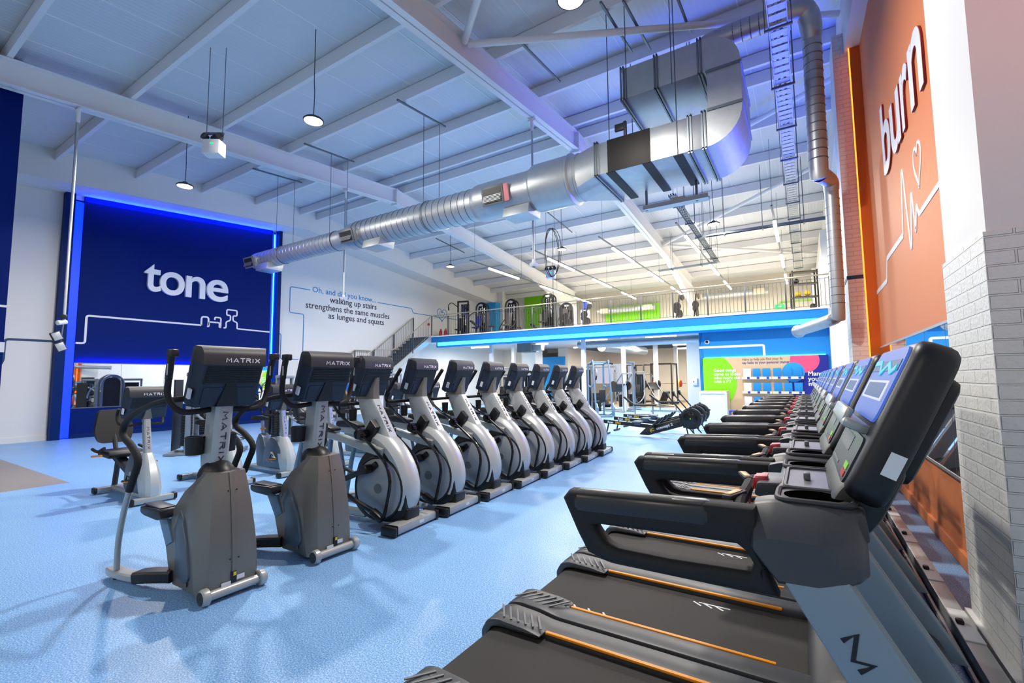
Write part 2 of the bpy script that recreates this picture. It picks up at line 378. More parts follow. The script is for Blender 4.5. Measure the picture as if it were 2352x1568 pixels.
mirror_thing('wall_mirror', 'long wall mirror set in the navy tone panel', 'galv_dark', (XL+.05, XL+.08, 4.42, 10.02, .84, 2.11), 'y', [5.5, 6.6, 7.8, 8.9], XL+.08)
# ---- left feature panel
def ptop(y): return 7.52-.09*(YR-y)
bm = nb(); prism(bm, [(4.42, 2.12), (10.02, 2.12), (10.02, ptop(10.02)), (4.42, ptop(4.42))], 'x', XL, XL+.08); bx(bm, XL, XL+.08, 4.42, 10.02, 0, .84)
struct('wall_left_navy_panel', bm, 'navy', 0)
bm = nb(); bx(bm, XL, XL+.1, 4.42, 10.02, 0, .12); struct('baseboard_left_navy', bm, 'navy_frame', 0)
bm = nb()
prism(bm, [(3.98, 0), (4.19, 0), (4.19, ptop(4.19)), (3.98, ptop(3.98))], 'x', XL, XL+.22)
prism(bm, [(10.2, 0), (10.34, 0), (10.34, ptop(10.34)), (10.2, ptop(10.2))], 'x', XL, XL+.22)
bx(bm, XL, XL+.05, 4.19, 4.42, 0, 6.8); bx(bm, XL, XL+.05, 10.02, 10.2, 0, 7.4)
struct('wall_left_frame_trim', bm, 'navy_frame', 0)
bm = nb(); bx(bm, XL+.05, XL+.062, 4.2, 4.41, .02, 6.75); tag(obj('blue_light_strip', bm, 'led_blue', None, 0), 'wide blue light strip down the near side of the navy tone panel', 'light strip')
bm = nb(); bx(bm, XL+.05, XL+.065, 10.03, 10.19, .02, 7.35); o = tag(obj('blue_light_strip', bm, 'led_blue', None, 0), 'blue light strip down the far side of the navy tone panel', 'light strip')
bm = nb(); bx(bm, XL+.066, XL+.08, 10.09, 10.13, .05, 7.3); obj('strip_core', bm, 'led_ice', o, 0)
PL = ((XL+.08, 0, 0), (0, 1, 0), (0, 0, 1)); n_ = (1, 0, 0)
for ch, bb in (('t', (5.91, 6.36, 4.41, 5.29)), ('o', (6.33, 7.03, 4.36, 5.13)), ('n', (7.07, 7.66, 4.38, 5.11)), ('e', (7.71, 8.41, 4.35, 5.12))):
    t = letter('wall_letter', ch, bb, (XL+.13, 0, 0), (0, 1, 0), 'white_letter', None, .045, .014)
    tag(t, 'large raised white letter %s on the navy wall panel' % ch, 'letter', 'letters of the word tone')
def line(name, pts, w, m, label, plane, cat='wall line', d=.012):
    bm = nb(); ribbon(bm, pts, w, d, plane); return tag(obj(name, bm, m, None, 30), label, cat)
def rp(pts, r=.09): # rounds the corners of an open line
    out = [pts[0]]
    for i in range(1, len(pts)-1):
        p0, p, p1 = V(pts[i-1]), V(pts[i]), V(pts[i+1]); a, b = p0-p, p1-p; q = min(r, a.length*.45, b.length*.45)
        A, B = p+a.normalized()*q, p+b.normalized()*q
        for j in range(5): t = j/4; out.append(tuple(A*(1-t)**2+p*2*t*(1-t)+B*t*t))
    out.append(pts[-1]); return out
line('wall_line', rp([(4.42, 2.68), (4.62, 2.68), (4.62, 3.48), (7.62, 3.48)], .07)+rp([(7.62, 3.48), (7.62, 3.78), (7.84, 3.78), (7.84, 3.5)], .08), .055, 'white_line', 'white line running up and across the navy panel to the dumbbell drawing', PL)
line('wall_line', rp([(7.8, 3.46), (7.86, 3.46), (7.86, 3.62), (8.2, 3.62), (8.2, 3.46), (8.26, 3.46)], .05), .05, 'white_line', 'white outlined dumbbell bar drawn on the navy panel', PL)
line('wall_line', rp([(8.24, 3.46), (8.24, 3.8), (8.04, 3.8), (8.04, 3.7)], .06), .05, 'white_line', 'white hook of the lying dumbbell drawing on the navy panel', PL)
line('wall_line', rp([(8.34, 3.46), (8.42, 3.46), (8.42, 3.68), (8.56, 3.74), (8.56, 3.92), (8.43, 3.92), (8.43, 4.12), (8.78, 4.12), (8.78, 3.92), (8.65, 3.92), (8.65, 3.74), (8.8, 3.68), (8.8, 3.46), (10.02, 3.44)], .05), .05, 'white_line', 'white upright dumbbell drawing and the line running right from it on the navy panel', PL)
PW = ((XL+.004, 0, 0), (0, 1, 0), (0, 0, 1))
line('wall_line', rp([(3.0, 2.0), (3.06, 2.15), (3.06, 2.7), (4.0, 2.7)]), .06, 'navy_line', 'navy line on the white wall left of the navy panel', PW)
line('wall_line', rp([(10.34, 3.42), (10.53, 3.42), (10.53, 2.43), (11.3, 2.43)]), .035, 'cyan_line', 'short cyan bent line right beside the navy panel', PW)
line('wall_line', rp([(11.74, 5.37), (10.86, 5.37), (10.86, 4.31), (11.49, 4.31), (11.49, 1.9)]), .035, 'cyan_line', 'cyan line framing the left of the stairs slogan', PW)
line('wall_line', rp([(15.4, 5.33), (17.72, 5.33), (17.82, 5.1), (19.8, 5.1)], .06)+[(20.15, 4.93)], .035, 'cyan_line', 'cyan line running from the slogan up the stairs to the heart drawing', PW)
hb = [(math.sin(a)**3*.42+20.15, .33*(13*math.cos(a)-5*math.cos(2*a)-2*math.cos(3*a)-math.cos(4*a))/13+5.28) for a in [2*PI*k/30 for k in range(31)]]
line('wall_heart', hb, .035, 'cyan_line', 'cyan double heart drawn on the wall above the stair head', PW, 'wall drawing')
line('wall_heart', [((x-20.15)*.5+20.15, (y-5.28)*.5+5.28) for x, y in hb], .03, 'cyan_line', 'small cyan heart inside the larger heart above the stair head', PW, 'wall drawing')
line('wall_line', [(20.4, 5.12), (22.2, 5.1)], .035, 'cyan_line', 'cyan line leaving the heart drawing towards the mezzanine machines', PW)
o_ = XL+.004
tag(text('wall_text', 'Oh, and did you know...', .34, (o_, 11.85, 5.31), (0, 1, 0), (0, 0, 1), 'cyan_line', None, .002, .003, 3.43/max(v.co.x for v in text_mesh('Oh, and did you know...', .34, .002, .003, 1, 'LEFT').vertices), 'LEFT'), 'cyan wall text reading Oh, and did you know...', 'wall text')
for s, y, z in (('walking up stairs', 12.72, 4.97), ('strengthens the same muscles', 11.55, 4.6), ('as lunges and squats', 12.66, 4.26)):
    wd = text_mesh(s, .38, .002, .004, 1, 'LEFT'); L = max(v.co.x for v in wd.vertices); W_ = {'w': 2.62, 's': 4.62, 'a': 3.16}[s[0]]
    tag(text('wall_text', s, .38, (o_, y, z), (0, 1, 0), (0, 0, 1), 'text_dark', None, .002, .004, W_/L, 'LEFT'), 'dark wall text reading %s' % s, 'wall text')
# dark navy pier at the left edge of the photograph
bm = nb(); bx(bm, -13.2, -12.0, -1.0, 2.09, 0, 7.45); struct('pillar_left', bm, 'navy', 0)
bm = nb(); bx(bm, -12.001, -11.98, .2, 2.1, 2.1, 2.28); bx(bm, -12.001, -11.985, .2, 2.095, 2.9, 2.94); struct('pillar_left_trim', bm, 'white_line', 0)
# ---- burn letters and heartbeat on the orange panel
for ch, bb in (('b', (-7.53, -6.95, 4.10, 5.03)), ('u', (-6.88, -6.28, 4.09, 4.70)), ('r', (-6.18, -5.78, 4.10, 4.70)), ('n', (-5.72, -5.16, 4.09, 4.71))):
    q = thing('wall_letter', 'large raised white letter %s with crimson sides on the orange wall' % ch, 'letter', (0, 0, 0), 0, 'letters of the word burn')
    letter('letter_face', ch, bb, (.994, 0, 0), (0, -1, 0), 'white_letter', q, .003, .016)
    letter('letter_return', ch, bb, (1.003, 0, 0), (0, -1, 0), 'crimson', q, .009, .016)
PR = ((1.015, 0, 0), (0, -1, 0), (0, 0, 1))
line('wall_line', [(-y, z) for y, z in rp([(9.2, 2.86), (8.12, 2.86), (7.98, 3.14), (6.73, 3.14)], .05)], .07, 'white_line', 'white stepped line rising across the orange wall towards the heartbeat', PR)
line('wall_line', [(-y, z) for y, z in rp([(6.73, 3.14), (6.56, 3.82), (6.5, 3.8), (6.36, 2.9), (6.3, 2.92), (6.16, 3.42), (6.12, 3.4), (6.06, 3.0), (5.94, 3.24), (5.86, 3.12), (4.5, 3.14)], .03)], .055, 'white_line', 'white heartbeat trace on the orange wall', PR)
hb = [(-5.76+math.sin(a)**3*.17, .19*(13*math.cos(a)-5*math.cos(2*a)-2*math.cos(3*a)-math.cos(4*a))/13+3.6) for a in [2*PI*k/30 for k in range(31)]]
line('wall_heart', hb, .035, 'white_line', 'white heart outline above the heartbeat on the orange wall', PR, 'wall drawing')
# ================================================================== MEZZANINE
YM, ZM = 17.75, 3.73
bm = nb(); bx(bm, -16.1, XR, YM+.02, 27.2, 3.5, ZM); bx(bm, XL, -16.1, 17.75, 27.2, 3.5, ZM); struct('mezzanine_floor_slab', bm, 'concrete_soffit', 0)
bm = nb(); bx(bm, -16.1, XR-.35, YM-.03, YM+.03, 3.44, ZM-.02); struct('mezzanine_fascia_trim', bm, 'fascia_blue', 0)
bm = nb(); bx(bm, -16.12, XR-.33, YM-.06, YM+.05, ZM-.02, ZM+.03); struct('mezzanine_edge_trim', bm, 'steel_white', 0)
bm = nb(); bx(bm, -16.0, XR-.4, YM+.25, YM+.5, 3.2, 3.5); struct('mezzanine_light_trough_trim', bm, 'sky_blue', 0)
bm = nb(); bx(bm, -15.9, XR-.45, YM+.225, YM+.25, 3.28, 3.44); tag(obj('cyan_light_strip', bm, 'led_ice', None, 0), 'long cyan light strip under the edge of the mezzanine', 'light strip')
# back walls above and below, PT wall
bm = nb(); bx(bm, XL, XR, 27.2, 27.4, 3.73, 8.6); struct('wall_back_upper', bm, 'grey_wall', 0)
bm = nb(); bx(bm, XL, XR+.2, 33, 33.2, 0, 3.6); struct('wall_back', bm, 'cream_wall', 0)
bm = nb(); bx(bm, XL, -16.0, 24.2, 24.4, ZM, 7.2); bx(bm, -17.4, -12.2, 26.2, 26.4, ZM, 7.1); struct('wall_back_upper_white', bm, 'white_paint', 0)
bm = nb(); bx(bm, -15.5, -13.4, 26.1, 26.2, ZM, 7.05); struct('wall_back_lime_panel', bm, 'lime', 0)
bm = nb(); bx(bm, -10.3, -7.0, 27.1, 27.2, ZM, 5.9); struct('wall_back_lime_patch', bm, 'lime', 0)
bm = nb(); bx(bm, -16.9, -16.2, 23.7, 24.2, ZM, 6.35); struct('wall_back_blue_block', bm, 'cyan_blue', 0)
bm = nb(); bx(bm, .45, XR, 25, 27.2, ZM, 6.5); bx(bm, .62, XR, 18.2, 25, ZM, 6.4); struct('wall_right_upper_lining', bm, 'white_paint', 0)
YP = 18.4
bm = nb(); bx(bm, -3.34, XR, YP, YP+.15, 0, 3.5); bx(bm, -3.34, -3.2, YP, 33, 0, 3.5); struct('wall_back_blue', bm, 'sky_blue', 0)
bm = nb(); bx(bm, .72, XR, 17.8, 18.4, 0, 3.5); struct('wall_right_lining', bm, 'white_paint', 0)
# door-like blue wall and cream walls under the mezzanine
bm = nb(); bx(bm, -15.6, -12.9, 26.5, 26.7, 0, 2.95); struct('wall_back_blue_panel', bm, 'sky_blue', 0)
bm = nb(); bx(bm, XL, -15.6, 26.5, 26.7, 0, 3.5); bx(bm, -13.4, -12.7, 26.7, 33, 0, 3.5); struct('wall_left_lower', bm, 'cream_wall', 0)
# columns
for px, Y, w in ((1341, 18.6, .16), (1129, 18.6, .16), (1433, 21.06, .17), (1507, 26.4, .22), (1553, 28.6, .2), (1223, 24, .9), (1180, 22.2, .18)):
    p = atY(px, 850, Y); bm = nb(); bx(bm, p.x-w/2, p.x+w/2, Y-w/2, Y+w/2, 0, 3.5); struct('column_pillar', bm, 'white_paint', 0)
bm = nb(); bx(bm, -4.75, -4.05, 23.0, 23.7, 0, 3.5); struct('column_big_pillar', bm, 'white_paint', 0)
# ---- railing: one thing
rt = thing('mezzanine_railing', 'long dark grey balustrade along the mezzanine edge', 'railing')
xs = [.78-1.22*k for k in range(0, 14)]
for x in xs: bm = nb(); rb(bm, (x, YM+.08, ZM+.5), (.05, .05, 1.06), .005); obj('post', bm, 'rail_grey', rt)
bm = nb(); tube(bm, [(xs[0], YM+.08, ZM+1.1), (-16.05, YM+.08, ZM+1.1)], .026, 10); obj('handrail', bm, 'rail_steel', rt)
bm = nb()
for z in (.1, .98): tube(bm, [(xs[0], YM+.08, ZM+z), (-16.05, YM+.08, ZM+z)], 0, sq=(.04, .012, (0, 0, 1)))
obj('rail_bar', bm, 'rail_grey', rt)
for k, x in enumerate(xs[:-1]):
    bm = nb()
    for j in range(1, 10): tube(bm, [(x-1.22*j/10, YM+.08, ZM+.1), (x-1.22*j/10, YM+.08, ZM+.98)], .008, 6)
    obj('baluster_panel', bm, 'rail_grey', rt)
# ---- stairs: stringers, treads, balustrades
st = thing('staircase', 'grey steel staircase climbing the white wall to the mezzanine', 'stairs', (0, 0, 0))
SX0, SX1 = -17.42, -16.1
fl = [((11.45, 0), (14.05, 1.86)), ((15.05, 1.86), (17.72, 3.73))]
for s, (a, b) in zip(('lower', 'upper'), fl):
    n = 11
    for k in range(n):
        y = a[0]+(b[0]-a[0])*(k+.5)/n; z = a[1]+(b[1]-a[1])*(k+1)/n; bm = nb(); bx(bm, SX0+.04, SX1-.02, y-.15, y+.14, z-.05, z, .006); bx(bm, SX0+.05, SX1-.02, y-.13, y-.12, z-.18, z-.04); obj('step', bm, 'step_grey', st)
for x in (SX0, SX1-.02):
    bm = nb()
    for a, b in fl: prism(bm, [(a[0]-.1, max(0, a[1]-.16)), (b[0], b[1]-.24), (b[0], b[1]+.06), (a[0]-.1, a[1]+.14)], 'x', x-.02, x+.02)
    bx(bm, x-.02, x+.02, 14.0, 15.1, 1.64, 1.92); obj('stringer', bm, 'silver', st)
bm = nb(); bx(bm, SX0, SX1, 14.02, 15.08, 1.8, 1.86); obj('landing', bm, 'step_grey', st)
for x in (SX0+.03, SX1):
    P = [(x, 11.3, .0), (x, 11.3, 1.0), (x, 14.0, 2.93), (x, 15.1, 2.93), (x, 17.75, 4.83)]
    bm = nb(); tube(bm, P[1:], .024, 8); tube(bm, [(x, 11.3, .12), (x, 14, 2.05), (x, 15.1, 2.05), (x, 17.75, 3.95)], .012, 6); obj('handrail', bm, 'rail_steel', st)
    for y in (11.3, 12.65, 14.02, 15.08, 16.4, 17.75):
        z = 0 if y < 11.4 else (1.93*(y-11.3)/2.7 if y < 14 else (1.9 if y < 15.1 else 1.9+1.9*(y-15.1)/2.65))
        bm = nb(); rb(bm, (x, y, z+.5), (.045, .045, 1.0), .004); obj('post', bm, 'rail_grey', st)
    bm = nb()
    for k in range(1, 54):
        y = 11.3+6.45*k/54; z = 1.93*(y-11.3)/2.7 if y < 14 else (1.93 if y < 15.1 else 1.93+1.9*(y-15.1)/2.65)
        tube(bm, [(x, y, z+.12), (x, y, z+.98)], .007, 5)
    obj('baluster_panel', bm, 'rail_grey', st)
for y in (14.0, 15.1):
    bm = nb(); bx(bm, SX1-.06, SX1+.0, y-.03, y+.03, 0, 1.8); obj('support_leg', bm, 'rail_grey', st)
# ================================================================== TREADMILLS
def tilt(px, pz, ang):
    """frame: local (y, v up the slab, w to the front) -> treadmill/console space"""
    s, c = math.sin(ang), math.cos(ang)
    return M(((0, s, c, px), (1, 0, 0, 0), (0, c, -s, pz), (0, 0, 0, 1)))
def ringprism(bm, outer, inner, y0, y1, bev):
    n = len(outer); vs = {}
    for k, (pl, tagk) in enumerate(((outer, 'o'), (inner, 'i'))):
        for y in (y0, y1): vs[(tagk, y)] = [bm.verts.new((x, y, z)) for x, z in pl]
    fs = []
    for k in range(n):
        j = (k+1) % n
        for a, b in ((('o', y0), ('i', y0)), (('i', y1), ('o', y1)), (('o', y1), ('o', y0)), (('i', y0), ('i', y1))):
            fs.append(bm.faces.new((vs[a][k], vs[a][j], vs[b][j], vs[b][k])))
    es = [e for k in range(n) for t in 'oi' for y in (y0, y1) for e in vs[(t, y)][k].link_edges if e.other_vert(vs[(t, y)][k]) is vs[(t, y)][(k+1) % n]]
    bmesh.ops.recalc_face_normals(bm, faces=bm.faces[:])
    bmesh.ops.bevel(bm, geom=es, offset=bev, segments=3, profile=.5, affect='EDGES')
def make_treadmill(label, loc):
    t = thing('treadmill', label, 'treadmill', loc, 0, 'treadmills facing the orange wall')
    bm = nb(); bx(bm, -1.5, .48, -.42, .42, .05, .14, .01)
    for x in (-1.4, .3):
        for y in (-.36, .36): lathe(bm, [(.03, 0), (.03, .05)], (x, y, 0))
    obj('deck_frame', bm, 'charcoal', t)
    bm = nb(); prism(bm, [(-1.52, .15), (-1.525, .18), (-1.5, .21), (-1.45, .222), (.05, .222), (.05, .2), (-1.45, .14)], 'y', -.287, .287); b = obj('belt', bm, 'belt', t)
    for nm, L_ in (('belt_comb_marking', ((-.52, .2, 0, .17), (-.61, .18, 2.5, .06), (-.55, .18, 2.5, .06), (-.49, .18, 2.5, .06))), ('belt_tick_marking', ((-1.2, -.235, 2.3, .075), (-1.11, -.235, 2.3, .075), (-1.02, -.235, 2.3, .075)))):
        bm = nb()
        for (x, y, a, L) in L_: rb(bm, (x, y, .2225), (L, .010, .002), 0, M.Rotation(a, 3, 'Z'))
        obj(nm, bm, 'white_label', b, 0)
    for s in (-1, 1):
        bm = nb(); prism(bm, rpoly([(-1.56, .09), (-1.575, .19), (-1.535, .255), (-1.47, .274), (-1.32, .268), (-1.22, .252), (.0, .252), (.0, .09)], .03), 'y', s*.302, s*.436, .012)
        prism(bm, rpoly([(-1.56, .1), (-1.57, .19), (-1.53, .254), (-1.47, .272), (-1.3, .266), (-1.2, .25), (-1.22, .236), (-1.44, .236), (-1.5, .225), (-1.535, .17), (-1.535, .1)], .02), 'y', s*.238, s*.31, .008)
        r = obj('side_rail', bm, 'grey_plastic', t)
        bm = nb()
        for k in range(6): rb(bm, (-1.48+.045*k, s*.33, .2735-.0011*k), (.012, .14, .006), .002, M.Rotation(s*.6, 3, 'Z'))
        obj('tread_ridge', bm, 'mid_grey', r)
        bm = nb()
        for k in range(10): bx(bm, -1.45+.06*k, -1.41+.06*k, s*.4355, s*.4385, .175, .2)
        obj('side_vent', bm, 'black', r, 0)
        bm = nb(); rb(bm, (-.69, s*.296, .249), (1.02, .021, .014), .005); obj('orange_strip', bm, 'orange', r)
    bm = nb(); prism(bm, rpoly([(-.08, .15), (-.05, .27), (.06, .325), (.36, .315), (.5, .24), (.53, .06), (-.08, .06)], .05), 'y', -.425, .425, .02); obj('motor_cover', bm, 'charcoal', t)
    for s in (-1, 1):
        bm = nb(); prism(bm, [(-.085, 1.02), (.065, 1.035), (.60, .14), (.43, .14)], 'y', s*.366, s*.444, .008); u = obj('upright', bm, 'upright', t)
        bm = nb(); P = [(.042, .895), (.073, .918), (.062, .853), (.104, .853), (.073, .830)]
        tube(bm, [(x, s*.4455, z) for x, z in P], 0, sq=(.012, .003, (0, 1, 0))); obj('upright_mark', bm, 'black', u, 0)
        bm = nb()
        o_ = [(-.735, 1.14), (-.712, 1.168), (-.42, 1.18), (-.14, 1.185), (-.135, 1.1), (-.11, 1.0), (-.09, .955), (-.38, .952), (-.58, .955), (-.645, .972), (-.68, 1.03), (-.71, 1.09)]
        i_ = [(-.622, 1.062), (-.6, 1.068), (-.42, 1.073), (-.19, 1.078), (-.165, 1.06), (-.15, 1.03), (-.16, 1.008), (-.38, 1.0), (-.54, 1.0), (-.575, 1.008), (-.6, 1.03), (-.615, 1.05)]
        ringprism(bm, o_, i_, s*.352, s*.428, .02); h = obj('handrail', bm, 'rubber', t)
        bm = nb(); rb(bm, (-.475, s*.39, 1.137), (.46, .082, .084), .03, M.Rotation(-.035, 3, 'Y'), 3); obj('grip', bm, 'grip', h)
        bm = nb(); secs = []
        for x, zt, zb, yo in ((-.152, 1.178, 1.08, .435), (-.145, 1.19, 1.07, .445), (-.11, 1.2, 1.025, .447), (-.09, 1.202, 1.0, .447), (0, 1.203, 1.003, .447), (.06, 1.2, 1.02, .442), (.09, 1.196, 1.03, .425), (.112, 1.19, 1.04, .39)):
            secs.append([(x, s*a, b) for a, b in ((.3, 1.1), (.3, zt), (.35, zt), (.375, zt-.006), (yo-.012, zt-.072), (yo, zt-.085), (yo, zb+.01), (yo-.012, zb), (.36, zb), (.33, 1.06))])
        loft(bm, secs); obj('console_side_pod', bm, 'grey_plastic', t, 42)
    bm = nb(); prism(bm, rpoly([(-.105, 1.18), (-.09, 1.2), (.115, 1.2), (.125, 1.1), (-.08, 1.1)], .015), 'y', -.31, .31, .006); prism(bm, rpoly([(-.17, 1.15), (-.16, 1.195), (-.06, 1.2), (-.06, 1.12)], .01), 'y', -.1, .1, .006); tr = obj('console_tray', bm, 'grey_plastic', t)
    for s in (-1, 1):
        bm = nb(); P = rpoly([(-.088, s*.2), (.088, s*.2), (.098, s*.28), (.088, s*.36), (-.088, s*.36)], .035)
        tube(bm, [(x, y, 1.204) for x, y in P+P[:1]], .009, 8, False); h = obj('bottle_holder', bm, 'charcoal', tr)
        bm = nb(); loft(bm, [[(x, y, 1.2035) for x, y in P], [(x, y, 1.2055) for x, y in P]]); obj('holder_rim', bm, 'charcoal', h, 0)
        bm = nb(); Q = [(.074*math.cos(a)*(1 if abs(math.cos(a)) > .3 else .96), s*.282+.068*math.sin(a)) for a in [2*PI*k/28 for k in range(28)]]
        loft(bm, [[(x, y, 1.2045) for x, y in Q], [(x, y, 1.2065) for x, y in Q]]); obj('bottle_well_shade', bm, 'hollow_shade', h, 0)  # flat black disc painted as the shaded hollow, no real recess
    bm = nb(); P = rpoly([(-.075, -.18), (.075, -.18), (.088, 0), (.075, .18), (-.075, .18)], .03)
    tube(bm, [(x, y, 1.204) for x, y in P+P[:1]], .007, 6, False); h = obj('phone_tray', bm, 'grey_plastic', tr)
    bm = nb(); loft(bm, [[(x, y, 1.2) for x, y in P], [(x, y, 1.2025) for x, y in P]]); obj('tray_floor', bm, 'mid_grey', h, 0)
    bm = nb(); rb(bm, (-.015, -.02, 1.215), (.02, .035, .024), .005); obj('tray_divider', bm, 'mid_grey', h)
    bm = nb(); rb(bm, (-.152, -.03, 1.183), (.045, .07, .045), .008, M.Rotation(-.1, 3, 'Y')); h = obj('stop_button', bm, 'red', t)
    bm = nb(); rb(bm, (-.149, -.03, 1.2065), (.038, .06, .004), .001, M.Rotation(-.1, 3, 'Y')); obj('stop_label', bm, 'pink_label', h)
    bm = nb(); tube(bm, [(-.19, -.35, 1.12), (-.205, -.2, 1.14), (-.2, 0, 1.15), (-.205, .2, 1.14), (-.19, .35, 1.12)], .02, 10, sm=4); h = obj('cross_bar', bm, 'rubber', t)
    bm = nb()
    for s in (-1, 1): tube(bm, [(-.19, s*.35, 1.12), (-.197, s*.28, 1.13)], .0215, 10)
    obj('bar_end', bm, 'chrome', h)
    for s in (-1, 1):
        bm = nb(); rb(bm, (-.222, s*.17, 1.16), (.035, .12, .016), .006, M.Rotation(s*.3, 3, 'Z')); q = obj('pulse_grip', bm, 'charcoal', h)
        bm = nb(); rb(bm, (-.224, s*.17, 1.1685), (.022, .09, .003), .001, M.Rotation(s*.3, 3, 'Z')); obj('pulse_sensor', bm, 'gold', q)
    bm = nb(); lathe(bm, [(.004, 0), (.016, .005), (.016, .03), (.006, .036)], (-.2, -.05, 1.02)); tube(bm, [(-.2, -.05, 1.05), (-.19, -.03, 1.12), (-.18, -.01, 1.17)], .003, 5); obj('safety_clip', bm, 'red', t)
    # slanted console with screen
    T = tilt(.062, 1.225, .43)
    def cn(bm): xf(bm, bm.verts[:], T); return bm
    bm = nb(); prism(bm, rpoly([(-.345, 0), (.345, 0), (.35, .2), (.33, .47), (-.33, .47), (-.35, .2)], .07, 5), 'z', 0, .1, .03, 3)
    prism(bm, rpoly([(-.24, .08), (.24, .08), (.24, .4), (-.24, .4)], .05), 'z', .09, .14, .02); c = obj('console', cn(bm), 'black', t)
    bm = nb(); prism(bm, rpoly([(-.30, .215), (.30, .215), (.29, .445), (-.29, .445)], .05, 5), 'z', -.006, .004); s_ = obj('screen', cn(bm), 'screen_blue', c, 0)
    bm = nb(); bx(bm, -.27, .27, .37, .405, -.008, -.005); bx(bm, -.2, .2, .285, .33, -.008, -.005); obj('screen_window', cn(bm), 'screen_dark', s_, 0)
    bm = nb(); tube(bm, [(-.25, .38, -.009), (-.18, .365, -.009), (-.08, .395, -.009), (.02, .362, -.009), (.1, .4, -.009), (.25, .4, -.009)], 0, sq=(.018, .003, (0, 0, 1))); obj('screen_icon', cn(bm), 'screen_cyan', s_, 0)
    bm = nb(); bx(bm, -.24, .24, .276, .283, -.008, -.005); bx(bm, -.24, .24, .332, .339, -.008, -.005); bx(bm, -.24, -.205, .283, .332, -.008, -.005); bx(bm, .205, .24, .283, .332, -.008, -.005); obj('screen_frame', cn(bm), 'screen_white', s_, 0)
    bm = nb(); prism(bm, rpoly([(-.28, .025), (.28, .025), (.29, .165), (-.29, .165)], .03), 'z', -.005, .004); k = obj('keypad', cn(bm), 'slate_dark', c, 0)
    bm = nb(); bx(bm, -.25, -.17, .06, .08, -.0075, -.004); obj('start_key', cn(bm), 'lime', k, 0)
    bm = nb(); bx(bm, -.25, -.17, .038, .056, -.0075, -.004); obj('halt_key', cn(bm), 'red', k, 0)
    bm = nb(); bx(bm, -.1, .2, .1, .15, -.0065, -.004); bx(bm, .0, .25, .04, .05, -.0065, -.004); obj('key_row', cn(bm), 'mid_grey', k, 0)
    bm = nb(); rb(bm, (0, .188, -.03), (.5, .03, .07), .012); rb(bm, (0, .205, -.058), (.46, .05, .02), .008); obj('reading_rack', cn(bm), 'silver', c)
    bm = nb(); bx(bm, -.353, -.351, .1, .165, .05, .085); obj('rating_label', cn(bm), 'white_label', c, 0)
    bm = nb(); prism(bm, rpoly([(.02, 1.16), (.06, 1.24), (.15, 1.32), (.22, 1.3), (.15, 1.15), (.09, 1.08)], .03), 'y', -.3, .3, .02); obj('console_neck', bm, 'black', t)
    return t
tl = ['black treadmill nearest the camera, beside the white brick pillar', 'second black treadmill from the white brick pillar', 'third black treadmill from the white brick pillar', 'fourth black treadmill from the white brick pillar', 'fifth black treadmill from the white brick pillar', 'sixth treadmill from the white brick pillar, halfway along the row', 'fourth treadmill counted from the far end of the row', 'third treadmill counted from the far end of the row', 'second treadmill counted from the far end of the row', 'farthest treadmill of the row, nearest the trainer notice wall']
t0 = make_treadmill(tl[0], (0, 1.9, 0))
for k in range(1, 10): dup(t0, (0, 1.9+.9*k, 0), 0, tl[k])
# power trunking with sockets between treadmills and mirror
tk = thing('power_trunking', 'long silver power trunking on the floor behind the treadmills', 'cable trunking', (0, 0, 0))
bm = nb(); rb(bm, (.70, 6.4, .055), (.09, 9.8, .11), .008); obj('trunking_channel', bm, 'silver', tk)
for k in range(10):
    y = 1.95+.9*k
    bm = nb(); rb(bm, (.7, y, .113), (.085, .42, .01), .002); s = obj('socket_plate', bm, 'white_label', tk)
    bm = nb(); rb(bm, (.68, y, .13), (.035, .045, .03), .01); obj('power_plug', bm, 'black', s)
bm = nb(); tube(bm, [(.635, 1.6+.02*k, .03+.006*(k % 2)) for k in range(450)], .014, 6); tag(obj('flex_conduit', bm, 'galv'), 'ribbed metal conduit running along the floor behind the treadmills', 'conduit')
bm = nb(); tube(bm, [(.76, 3.5, .03), (.95, 3.52, .03), (1.0, 3.6, .03)], .02, 8); tag(obj('copper_pipe', bm, 'pink_label'), 'short pink pipe on the floor beside the white brick pillar', 'pipe')
